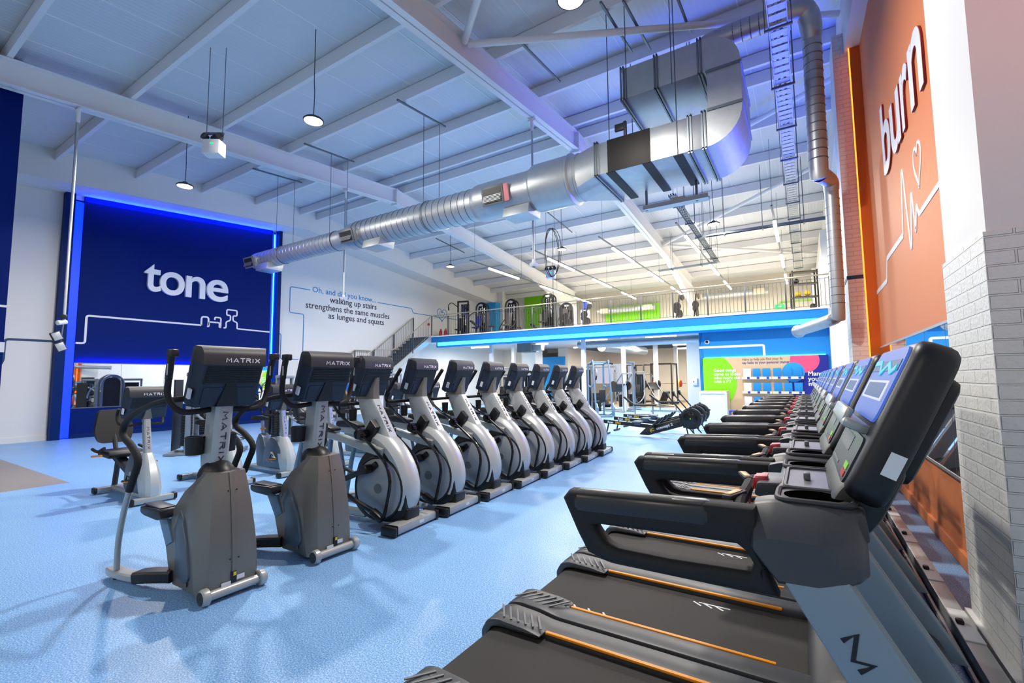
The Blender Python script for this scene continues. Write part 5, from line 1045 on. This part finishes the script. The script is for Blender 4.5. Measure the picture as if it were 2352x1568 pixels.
for k, px in enumerate((1017, 1043)):
    p = atY(px, 797, 18.5); t = thing('soffit_camera', 'small camera under the mezzanine, %s of two left of the first column' % ('left', 'right')[k], 'camera', (p.x, 18.5, 3.42)); bm = nb(); lathe(bm, [(.05, .08), (.05, 0), (.03, -.05), (0, -.06)], n=14); obj('camera_body', bm, 'charcoal', t)
# ================================================================== STRENGTH MACHINES
def sel(label, loc, rz=0, h=1.95, arch=True, fr='frame_grey', sh='black', pad='upholstery', group=None, var=0):
    """selectorised machine: weight tower at x=0, seat towards +x"""
    t = thing('weight_machine', label, 'weight machine', loc, rz, group)
    w = .3
    if arch:
        P = [(0, -w, .02), (0, -w, h-.3)]+[(0, -w*math.cos(a), h-.3+.3*math.sin(a)) for a in [PI*k/10 for k in range(1, 10)]]+[(0, w, h-.3), (0, w, .02)]
        bm = nb(); tube(bm, P, .045, 10); tube(bm, [(p[0]-.32, p[1], p[2]) for p in P], .035, 8); obj('tower_frame', bm, sh if fr == 'black' else fr, t)
        bm = nb(); pl = [(-w+.04, .1), (w-.04, .1), (w-.04, h-.32)]+[((w-.04)*math.cos(a), h-.32+(w-.04)*math.sin(a)) for a in [PI*k/10 for k in range(1, 10)]]+[(-w+.04, h-.32)]
        prism(bm, pl, 'x', -.2, -.17); s = obj('tower_shroud', bm, sh, t)
        bm = nb(); lathe(bm, [(0, .002), (.11, .0), (.115, -.01)], (.05, 0, h-.13), (1, 0, 0), 18); xf(bm, bm.verts[:], M.Translation((0, 0, h-.13)) @ M.Diagonal((1, 1, .5, 1)) @ M.Translation((0, 0, -h+.13))); obj('tower_badge', bm, 'silver_light', s)
    else:
        bm = nb()
        for y in (-w, w): rb(bm, (0, y, h/2), (.09, .07, h), .01)
        rb(bm, (0, 0, h-.04), (.12, 2*w+.07, .08), .01); obj('tower_frame', bm, fr, t)
        bm = nb(); bx(bm, -.3, -.27, -w+.05, w-.05, .1, h-.15); obj('tower_shroud', bm, sh, t)
    for k in range(12):
        bm = nb(); rb(bm, (-.1, 0, .2+.055*k), (.13, .34, .048), .006); o = obj('weight_plate', bm, 'black', t)
    bm = nb()
    for y in (-.12, .12): tube(bm, [(-.1, y, .1), (-.1, y, h-.25)], .012, 6)
    tube(bm, [(-.1, 0, .85), (-.1, 0, h-.2)], .006, 5); obj('guide_rod', bm, 'chrome', t)
    bm = nb(); tube(bm, [(-.3, 0, .05), (1.0, 0, .05)], 0, sq=(.08, .06, (0, 0, 1))); tube(bm, [(1.0, -.3, .04), (1.0, .3, .04)], 0, sq=(.08, .06, (0, 0, 1))); tube(bm, [(-.16, -w-.05, .03), (-.16, w+.05, .03)], 0, sq=(.5, .04, (0, 0, 1))); tube(bm, [(.62, 0, .05), (.58, 0, .5)], 0, sq=(.07, .07, (1, 0, 0))); obj('base_frame', bm, fr, t)
    bm = nb(); rb(bm, (.6, 0, .52), (.4, .36, .07), .03); obj('seat', bm, pad, t)
    bm = nb(); rb(bm, (.36, 0, .88), (.07, .3, .62), .03, M.Rotation(-.15, 3, 'Y')); tube(bm, [(.3, 0, .75), (.05, 0, .75)], .03, 8); obj('backrest', bm, pad, t)
    for s in (-1, 1):
        bm = nb()
        if var == 0: tube(bm, [(.0, s*.35, 1.45), (.35, s*.42, 1.3), (.7, s*.4, 1.05), (.9, s*.3, 1.0)], .024, 8, sm=3)
        elif var == 1: tube(bm, [(.1, s*.3, .9), (.5, s*.36, .55), (.95, s*.25, .3), (1.0, s*.12, .28)], .026, 8, sm=3)
        else: tube(bm, [(.0, s*.3, h-.35), (.4, s*.5, h-.15), (.75, s*.55, h-.35), (.8, s*.5, h-.6)], .024, 8, sm=3)
        a = obj('lever_arm', bm, fr, t)
        bm = nb(); e = {0: ((.78, s*.36, 1.03), (.95, s*.27, .99)), 1: ((.98, s*.22, .29), (1.0, s*.05, .28)), 2: ((.785, s*.53, h-.45), (.8, s*.5, h-.62))}[var]
        tube(bm, e, .034, 10); obj('arm_grip', bm, 'rubber', a)
    return t
def cable(label, loc, rz=0, h=2.3, w=1.0, fr='frame_grey'):
    t = thing('cable_station', label, 'weight machine', loc, rz)
    for y in (-w/2, w/2):
        bm = nb(); rb(bm, (0, y, h/2), (.1, .1, h), .01); rb(bm, (.0, y, .03), (.8, .1, .06), .01); obj('upright_post', bm, fr, t)
        bm = nb()
        for k in range(12): rb(bm, (-.2, y, .18+.05*k), (.11, .26, .044), .005)
        obj('weight_stack', bm, 'black', t)
        bm = nb(); tube(bm, [(-.2, y-.09, .1), (-.2, y-.09, h-.1)], .012, 6); tube(bm, [(-.2, y+.09, .1), (-.2, y+.09, h-.1)], .012, 6); obj('guide_rod', bm, 'chrome', t)
        bm = nb(); lathe(bm, [(.02, -.02), (.07, -.02), (.06, 0), (.07, .02), (.02, .02)], (.09, y, h-.3), (0, 1, 0), 16); tube(bm, [(.15, y, h-.3), (.17, y, 1.1), (.17, y, .9)], .006, 5); rb(bm, (.17, y, .86), (.03, .14, .03), .01); obj('pulley', bm, 'charcoal', t)
    bm = nb(); rb(bm, (0, 0, h-.05), (.1, w, .1), .01); rb(bm, (-.2, 0, h-.06), (.4, .1, .06), .01); obj('cross_member', bm, fr, t)
    return t
def rack(label, loc, rz=0, cols=('lime', 'yellow', 'red')):
    t = thing('power_rack', label, 'power rack', loc, rz)
    for x in (-.5, .5):
        for y in (-.6, .6): bm = nb(); rb(bm, (x, y, 1.2), (.07, .07, 2.4), .006); obj('post', bm, 'plate_dark', t)
    bm = nb()
    for z in (2.37, .06):
        for y in (-.6, .6): rb(bm, (0, y, z), (1.0, .06, .06), .006)
        for x in (-.5, .5): rb(bm, (x, 0, z), (.06, 1.2, .06), .006)
    obj('rack_frame', bm, 'plate_dark', t)
    bm = nb(); tube(bm, [(.56, -1.1, 1.2), (.56, 1.1, 1.2)], .016, 8); b = obj('barbell', bm, 'chrome', t)
    for k, c in enumerate(cols):
        for s in (-1, 1):
            bm = nb(); r = .225-.03*k; lathe(bm, [(.03, 0), (r, 0), (r, .04), (.03, .04)], (.56, s*(.72+.06*k), 1.2), (0, s, 0), 20); obj('bumper_plate', bm, c, b)
    return t
def bench(label, loc, rz=0):
    t = thing('weight_bench', label, 'bench', loc, rz)
    bm = nb(); rb(bm, (.3, 0, .45), (.9, .28, .08), .03); obj('seat_pad', bm, 'upholstery', t)
    bm = nb(); rb(bm, (-.35, 0, .62), (.5, .28, .08), .03, M.Rotation(.7, 3, 'Y')); obj('back_pad', bm, 'upholstery', t)
    bm = nb(); tube(bm, [(-.5, 0, .06), (.8, 0, .06)], 0, sq=(.07, .06, (0, 0, 1)))
    for x in (-.45, .75): tube(bm, [(x, -.25, .035), (x, .25, .035)], 0, sq=(.07, .06, (0, 0, 1)))
    tube(bm, [(.6, 0, .06), (.6, 0, .42)], 0, sq=(.06, .06, (1, 0, 0))); tube(bm, [(-.1, 0, .06), (-.1, 0, .42)], 0, sq=(.06, .06, (1, 0, 0))); obj('bench_frame', bm, 'frame_grey', t)
    return t
def plateload(label, loc, rz=0):
    t = thing('leg_press', label, 'weight machine', loc, rz)
    bm = nb()
    for y in (-.3, .3): tube(bm, [(-.2, y, .15), (1.4, y, 1.75)], .03, 8); tube(bm, [(1.4, y, 1.75), (1.45, y, .05)], .03, 8); tube(bm, [(-.5, y, .05), (1.5, y, .05)], .035, 8)
    tube(bm, [(1.4, -.3, 1.75), (1.4, .3, 1.75)], .03, 8); tube(bm, [(-.5, -.4, .05), (-.5, .4, .05)], .035, 8); obj('press_frame', bm, 'frame_grey', t)
    bm = nb(); rb(bm, (.85, 0, 1.1), (.06, .7, .5), .02, M.Rotation(.78, 3, 'Y')); obj('foot_plate', bm, 'charcoal', t)
    bm = nb(); rb(bm, (-.25, 0, .5), (.1, .4, .8), .03, M.Rotation(-.6, 3, 'Y')); rb(bm, (.1, 0, .3), (.4, .4, .08), .03); obj('seat_pad', bm, 'upholstery', t)
    for s in (-1, 1):
        bm = nb(); lathe(bm, [(.03, 0), (.22, 0), (.22, .05), (.03, .05)], (.95, s*.4, 1.2), (0, s, 0), 22); obj('weight_plate', bm, 'plate_dark', t)
    return t
def dip(label, loc, rz=0):
    t = thing('dip_station', label, 'weight machine', loc, rz)
    bm = nb()
    for y in (-.33, .33):
        tube(bm, [(.55, y, .05), (.2, y, 2.1), (.0, y, 2.2), (-.5, y, 2.15)], .035, 10, sm=3); tube(bm, [(.75, y, .03), (.75, y, .4), (.6, y, .55)], .035, 8); tube(bm, [(-.6, y, .04), (.0, y, .04), (.7, y, .2)], .035, 8, sm=2); tube(bm, [(-.6, y, .04), (-.55, y, 2.15)], .04, 8); tube(bm, [(.33, y, 1.35), (-.1, y, 1.2), (-.55, y, 1.25)], .032, 8, sm=3)
    for x, z in ((.55, .05), (.0, 2.2), (-.55, 2.15), (-.6, .04)): tube(bm, [(x, -.33, z), (x, .33, z)], .035, 8)
    obj('station_frame', bm, 'blue_grey', t)
    bm = nb(); rb(bm, (.3, .0, .85), (.08, .26, .5), .03); obj('back_pad', bm, 'upholstery', t)
    bm = nb()
    for k in range(14): rb(bm, (-.5, 0, .2+.055*k), (.14, .34, .048), .006)
    obj('weight_stack', bm, 'black', t)
    bm = nb(); rb(bm, (-.1, 0, .6), (.4, .4, .06), .02); tube(bm, [(-.5, 0, .5), (-.1, 0, .58)], .03, 8); obj('knee_platform', bm, 'charcoal', t)
    for s in (-1, 1): bm = nb(); tube(bm, [(.05, s*.33, 2.2), (.3, s*.45, 2.12)], .03, 8); obj('hand_grip', bm, 'rubber', t)
    return t
# ---- left zone, in front of the tone panel
GL = None
sel('weight machine with silver tower behind the recumbent bike, nearest the navy panel frame', (-11.4, 4.9, 0), .9, 1.75, False, var=1)
sel('weight machine with dark stack seen between the first stepper and its handrail', (-10.9, 6.6, 0), 1.2, 1.7, False, var=0)
sel('weight machine with arched silver tower in front of the mirror', (-13.9, 6.3, 0), 0, 1.8, True, var=0)
sel('silver weight machine near the far blue light strip', (-12.2, 7.5, 0), .4, 1.7, False, var=1)
sel('grey weight machine in the back left corner below the stairs slogan', (-15.4, 12.0, 0), -.6, 1.75, True, var=2)
sel('weight machine at the foot of the stairs', (-13.4, 12.6, 0), -.6, 1.8, False, var=0)
bench('padded bench with silver frame near the far end of the tone panel', (-13.0, 8.9, 0), .5)
bench('padded bench beside the foot of the stairs', (-14.9, 14.6, 0), 2.2)
# ---- under the mezzanine
dip('tall grey dip and chin assist station behind the farthest elliptical trainers', (-7.15, 18.0, 0), -.9)
sel('weight machine with dark tower behind the dip station', (-8.5, 19.6, 0), -1.2, 2.1, False, var=2)
sel('weight machine behind the sixth elliptical, near the second white column', (-9.7, 19.4, 0), -1.3, 1.9, True, var=0)
sel('weight machine with arched black tower left of the second white column', (-11.2, 19.2, 0), -1.4, 1.9, True, 'black', var=1)
sel('weight machine with brown back beside the blue back panel', (-12.8, 19.6, 0), -1.4, 1.8, False, var=0, sh='seat_grey')
cable('tall cable station near the staircase under the mezzanine', (-14.0, 21.3, 0), -1.5, 2.2, 2.0)
plateload('inclined leg press behind the dip station', (-8.1, 21.3, 0), -.5)
bench('flat bench right of the dip station', (-5.9, 18.9, 0), .3)
bench('bench with grey legs in front of the big white column', (-5.6, 21.6, 0), .1)
cable('tall grey smith style cable station left of the thin white column', (-7.35, 22.3, 0), -.4, 2.35, .7)
sel('dark weight machine between two thin white columns', (-7.7, 25.0, 0), -1.5, 1.9, False, var=1)
plateload('plate loaded machine right of the thin white column', (-6.6, 25.4, 0), 2.4)
rack('black power rack with lime and yellow plates at the back left', (-9.0, 29.5, 0), 1.3)
rack('black power rack with yellow and red plates at the back centre', (-7.1, 28.0, 0), 1.5, ('yellow', 'red'))
rack('black power rack with lime plates at the back right', (-5.2, 31.0, 0), 1.6, ('lime', 'deep_blue'))
sel('weight machine far back near the screen wall', (-11.5, 25.0, 0), -1.3, 1.9, True, var=0)
cable('cable station far back near the screen wall', (-10.6, 27.0, 0), -1.3, 2.3, 1.6)
bm = nb(); bx(bm, -12.2, -9.6, 30.0, 30.1, 1.2, 2.5); tag(obj('mural_screen', bm, 'screen_white', None, 0), 'pale lilac screen board on the far wall under the mezzanine', 'screen')
bm = nb(); prism(bm, arcpoly(-14.4, 1.25, .32, -20, 0, 0, 5, 30), 'y', 26.48, 26.5); tag(obj('wall_disc', bm, 'cyan_blue'), 'round cyan disc on the cream wall below the stairs', 'sign')
bm = nb(); rb(bm, (-14.95, 15.6, 1.35), (.28, .2, .3), .06); tag(obj('punch_bag_pad', bm, 'yellow'), 'small yellow pad hanging behind the third elliptical console', 'pad')
# ---- on the mezzanine
Z2 = 3.73
sel('tall dark weight machine nearest the stairs on the mezzanine', (-16.0, 20.2, Z2), -1.3, 2.2, False, 'plate_dark', 'black', var=2)
sel('arched weight machine with blue padding behind the railing, second from the stairs', (-14.6, 20.0, Z2), -1.4, 1.92, True, 'black', 'black', 'deep_blue', var=0)
sel('arched black weight machine in front of the white wall on the mezzanine', (-12.7, 20.0, Z2), -1.4, 1.92, True, 'black', 'black', 'seat_grey', var=1)
sel('arched black weight machine in front of the lime wall on the mezzanine', (-10.55, 20.0, Z2), -1.5, 2.0, True, 'black', 'black', 'upholstery', var=0)
sel('arched grey weight machine with grey seat right of the lime wall machine', (-9.75, 20.4, Z2), -1.2, 1.5, True, 'black', 'charcoal', 'seat_grey', var=1)
bench('inclined bench with silver frame on the mezzanine, near the blue block', (-13.7, 18.7, Z2), .2)
for k, (px, Y) in enumerate(((1238, 22.0), (1208, 23.0))):
    p = atY(px, 700, Y); bench('grey padded bench behind the mezzanine railing, %s of the lime wall door' % ('right', 'left')[k], (p.x, Y, Z2), 1.2)
t = thing('water_cooler', 'white water cooler with blue bottle on the mezzanine', 'water cooler', (-8.6, 20, Z2))
bm = nb(); rb(bm, (0, 0, .5), (.34, .34, 1.0), .03); obj('cooler_body', bm, 'desk_white', t)
bm = nb(); lathe(bm, [(.06, 1.0), (.14, 1.08), (.14, 1.35), (.12, 1.4), (0, 1.4)], n=18); obj('water_bottle', bm, 'blue_plastic', t)
for k, px in enumerate((1303, 1345, 1556, 1596)):
    p = atY(px, 700, 18.7)
    t = thing('weight_tree', 'black plate tree behind the mezzanine railing, '+['left of the cooler', 'right of the cooler', 'in front of the rafter column', 'right of the rafter column'][k], 'weight tree', (p.x, 18.7, Z2), .4*k)
    bm = nb(); tube(bm, [(-.1, 0, .03), (.1, 0, 1.05)], .03, 8); tube(bm, [(-.3, 0, .03), (.3, 0, .03)], .03, 8); tube(bm, [(-.1, -.25, .03), (-.1, .25, .03)], .03, 8); obj('tree_frame', bm, 'plate_dark', t)
    for (x, z, r, s) in ((-.05, .3, .17, 1), (.02, .6, .15, -1), (.08, .95, .11, 1), (.0, .45, .13, -1)):
        bm = nb(); lathe(bm, [(.06, 0), (r, .0), (r+.01, .02), (r, .04), (.06, .04)], (x+.08*s, -.05, z), (.3*s, -1, 0), 18); obj('weight_plate', bm, 'plate_dark', t)
t = thing('storage_rack', 'dark storage rack with yellow items at the right end of the mezzanine', 'rack', (.1, 20.5, Z2), .2)
bm = nb()
for x in (-.4, .4):
    for y in (-.2, .2): rb(bm, (x, y, .9), (.05, .05, 1.8), .004)
for z in (.3, .8, 1.3, 1.75): rb(bm, (0, 0, z), (.85, .45, .03), .004)
obj('rack_frame', bm, 'plate_dark', t)
for k, (x, z) in enumerate(((-.2, .9), (.1, .92), (.25, .4), (-.25, 1.4))):
    o = tag(obj('medicine_ball', (lambda b: (bmesh.ops.create_uvsphere(b, u_segments=14, v_segments=10, radius=.11), b)[1])(nb()), ('yellow', 'yellow', 'plate_dark', 'plate_dark')[k]), ['yellow ball on the left of the middle rack shelf', 'yellow ball on the right of the middle rack shelf', 'dark ball on the low rack shelf', 'dark ball on the upper rack shelf'][k], 'ball', 'balls on the mezzanine rack'); o.location = (.1+x, 20.5, Z2+z+.03)
t = thing('lime_door', 'pale door with lime oval in the lime wall on the mezzanine', 'door', (-13.95, 26.08, Z2)); bm = nb(); bx(bm, -.4, .5, -.04, 0, 0, 2.0); obj('door_leaf', bm, 'ledge', t)
bm = nb(); prism(bm, [(.05+.2*math.cos(a), 1.1+.35*math.sin(a)) for a in [2*PI*k/24 for k in range(24)]], 'y', -.05, -.04); obj('door_oval', bm, 'lime', t)
# ================================================================== PERSON seen in the tone mirror
def person(loc, rz):
    J = {'pelvis': (0, 0, .95, .13), 'waist': (0, 0, 1.08, .125), 'chest': (.01, 0, 1.3, .15), 'neck': (0, 0, 1.47, .055), 'headb': (.02, 0, 1.56, .075), 'head': (.02, 0, 1.66, .095), 'top': (.015, 0, 1.74, .06)}
    E = [('pelvis', 'waist'), ('waist', 'chest'), ('chest', 'neck'), ('neck', 'headb'), ('headb', 'head'), ('head', 'top')]
    for s, n in ((-1, 'l'), (1, 'r')):
        J.update({n+'sh': (0, s*.17, 1.39, .065), n+'el': (-.03, s*.27, 1.13, .045), n+'wr': (.1, s*.27, .93, .03), n+'pa': (.13, s*.27, .87, .032), n+'hip': (0, s*.1, .88, .09), n+'kn': (.03, s*.11, .5, .06), n+'an': (-.02, s*.11, .09, .04), n+'toe': (.15, s*.12, .04, .035)})
        E += [('chest', n+'sh'), (n+'sh', n+'el'), (n+'el', n+'wr'), (n+'wr', n+'pa'), ('pelvis', n+'hip'), (n+'hip', n+'kn'), (n+'kn', n+'an'), (n+'an', n+'toe')]
        for k in range(5):
            a = n+'f%d' % k; b = n+'g%d' % k
            if k == 4: J[a] = (.155, s*.245, .865, .010); J[b] = (.18, s*.235, .84, .009)
            else: J[a] = (.14+.012*k-.012, s*(.27+.012*(k-1.5)), .83, .009); J[b] = (.15+.012*k-.012, s*(.268+.012*(k-1.5)), .785-.005*abs(k-1.5), .008)
            E += [(n+'pa', a), (a, b)]
    bm = nb(); lay = bm.verts.layers.skin.verify(); vs = {}
    for k, (x, y, z, r) in J.items():
        v = bm.verts.new((x, y, z)); v[lay].radius = (r*1.05, r*.95); v[lay].use_root = k == 'pelvis'; vs[k] = v
    for a, b in E: bm.edges.new((vs[a], vs[b]))
    me = bpy.data.meshes.new('tmp'); bm.to_mesh(me); bm.free()
    o = bpy.data.objects.new('tmp', me); COL.objects.link(o); o.modifiers.new('s', 'SKIN'); md = o.modifiers.new('u', 'SUBSURF'); md.levels = 2; md.render_levels = 2
    dg = bpy.context.evaluated_depsgraph_get(); m2 = bpy.data.meshes.new_from_object(o.evaluated_get(dg)); bpy.data.objects.remove(o)
    m2.materials.clear()
    for k in ('skin', 'shirt', 'trouser', 'black'): m2.materials.append(MT[k])
    for p in m2.polygons:
        c = p.center; arm = abs(c.y) > .2
        p.material_index = 3 if c.z < .09 else (0 if (arm and c.z < 1.17) else (2 if c.z < .96 else (1 if c.z < 1.45 else 0))); p.use_smooth = True
    b = bpy.data.objects.new('person', m2); COL.objects.link(b); b.location = loc; b.rotation_euler = (0, 0, rz)
    tag(b, 'person in a blue t-shirt and black trousers standing before the tone mirror', 'person')
    bm = nb(); bmesh.ops.create_uvsphere(bm, u_segments=18, v_segments=12, radius=1); xf(bm, bm.verts[:], M.Translation((.0, 0, 1.69)) @ M.Diagonal((.105, .1, .1, 1))); bmesh.ops.delete(bm, geom=[v for v in bm.verts if v.co.x > .06 and v.co.z < 1.74], context='VERTS'); obj('hair', bm, 'hair', b)
    for s in (-1, 1):
        bm = nb(); bmesh.ops.create_uvsphere(bm, u_segments=8, v_segments=6, radius=.012); xf(bm, bm.verts[:], M.Translation((.112, s*.033, 1.66))); obj('eye', bm, 'black', b)
        bm = nb(); rb(bm, (.02, s*.1, 1.65), (.035, .02, .06), .01); obj('ear', bm, 'skin', b)
    bm = nb(); rb(bm, (.125, 0, 1.635), (.035, .025, .045), .01); obj('nose', bm, 'skin', b)
    bm = nb(); rb(bm, (.108, 0, 1.59), (.01, .045, .012), .004); obj('mouth', bm, 'pink_label', b)
person((-14.2, 11.3, 0), .3)
# ================================================================== LIGHT
def area(loc, e, col, sx, sy=None, rot=(0, 0, 0), name='lamp_light', spread=None):
    l = bpy.data.lights.new(name, 'AREA'); l.energy = e; l.color = lin(col)[:3]
    if sy is None: l.shape = 'DISK'; l.size = sx
    else: l.shape = 'RECTANGLE'; l.size = sx; l.size_y = sy
    if spread: l.spread = spread
    o = bpy.data.objects.new(name, l); COL.objects.link(o); o.location = loc; o.rotation_euler = rot; return o
for x, y in LP: area((x, y, 6.075), 300, '#f9f2e8', .3)
for x in (-12, -7.1, -2.2): area((x, -4.9, 5.9), 110, '#fff0da', .3)
for x in TX:
    for y in (16.2, 20.5, 24.4): area((x, y, 5.95), 95, '#fff0d8', .09, 2.3)
for x, y in LT: area((x, y, 3.25), 180, '#fff2de', 1.3, .1)
# blue wash behind the far pillar, orange light of the next feature panel beside the camera
area((.9, 10.9, 4.6), 330, '#0a22ff', .12, 3.0, V((-.75, -.3, .6)).to_track_quat('-Z', 'Y').to_euler(), 'blue_strip_light')
area((XL+.17, 7.2, ptop(7.2)-.16), 110, '#0a28ff', .06, 5.5, (math.radians(180)+.09, 0, 0), 'blue_strip_light')
area((XL+.13, 7.2, 2.14), 35, '#0a28ff', .04, 5.5, (math.radians(180), math.radians(-25), 0), 'blue_strip_light')
area((1.6, 2.3, 3.6), 14, '#ff7a3c', .1, 4, (0, math.radians(90), math.radians(-60)), 'orange_strip_light')
w = bpy.data.worlds.new('world'); sc.world = w; w.use_nodes = True; w.node_tree.nodes['Background'].inputs[0].default_value = (.6, .68, .8, 1); w.node_tree.nodes['Background'].inputs[1].default_value = .1
bm = nb(); bx(bm, XL, 2, Y0-.2, Y0, 0, 9); struct('wall_front', bm, 'white_paint', 0)
vs = sc.view_settings; vs.view_transform = 'Standard'; vs.look = 'None'; vs.gamma = 1; vs.use_curve_mapping = False; vs.exposure = 0
cy = sc.cycles; cy.use_denoising = True; cy.adaptive_threshold = .015; cy.max_bounces = 7; cy.diffuse_bounces = 4; cy.glossy_bounces = 3; cy.transmission_bounces = 2; cy.sample_clamp_indirect = 6; cy.caustics_reflective = False; cy.caustics_refractive = False
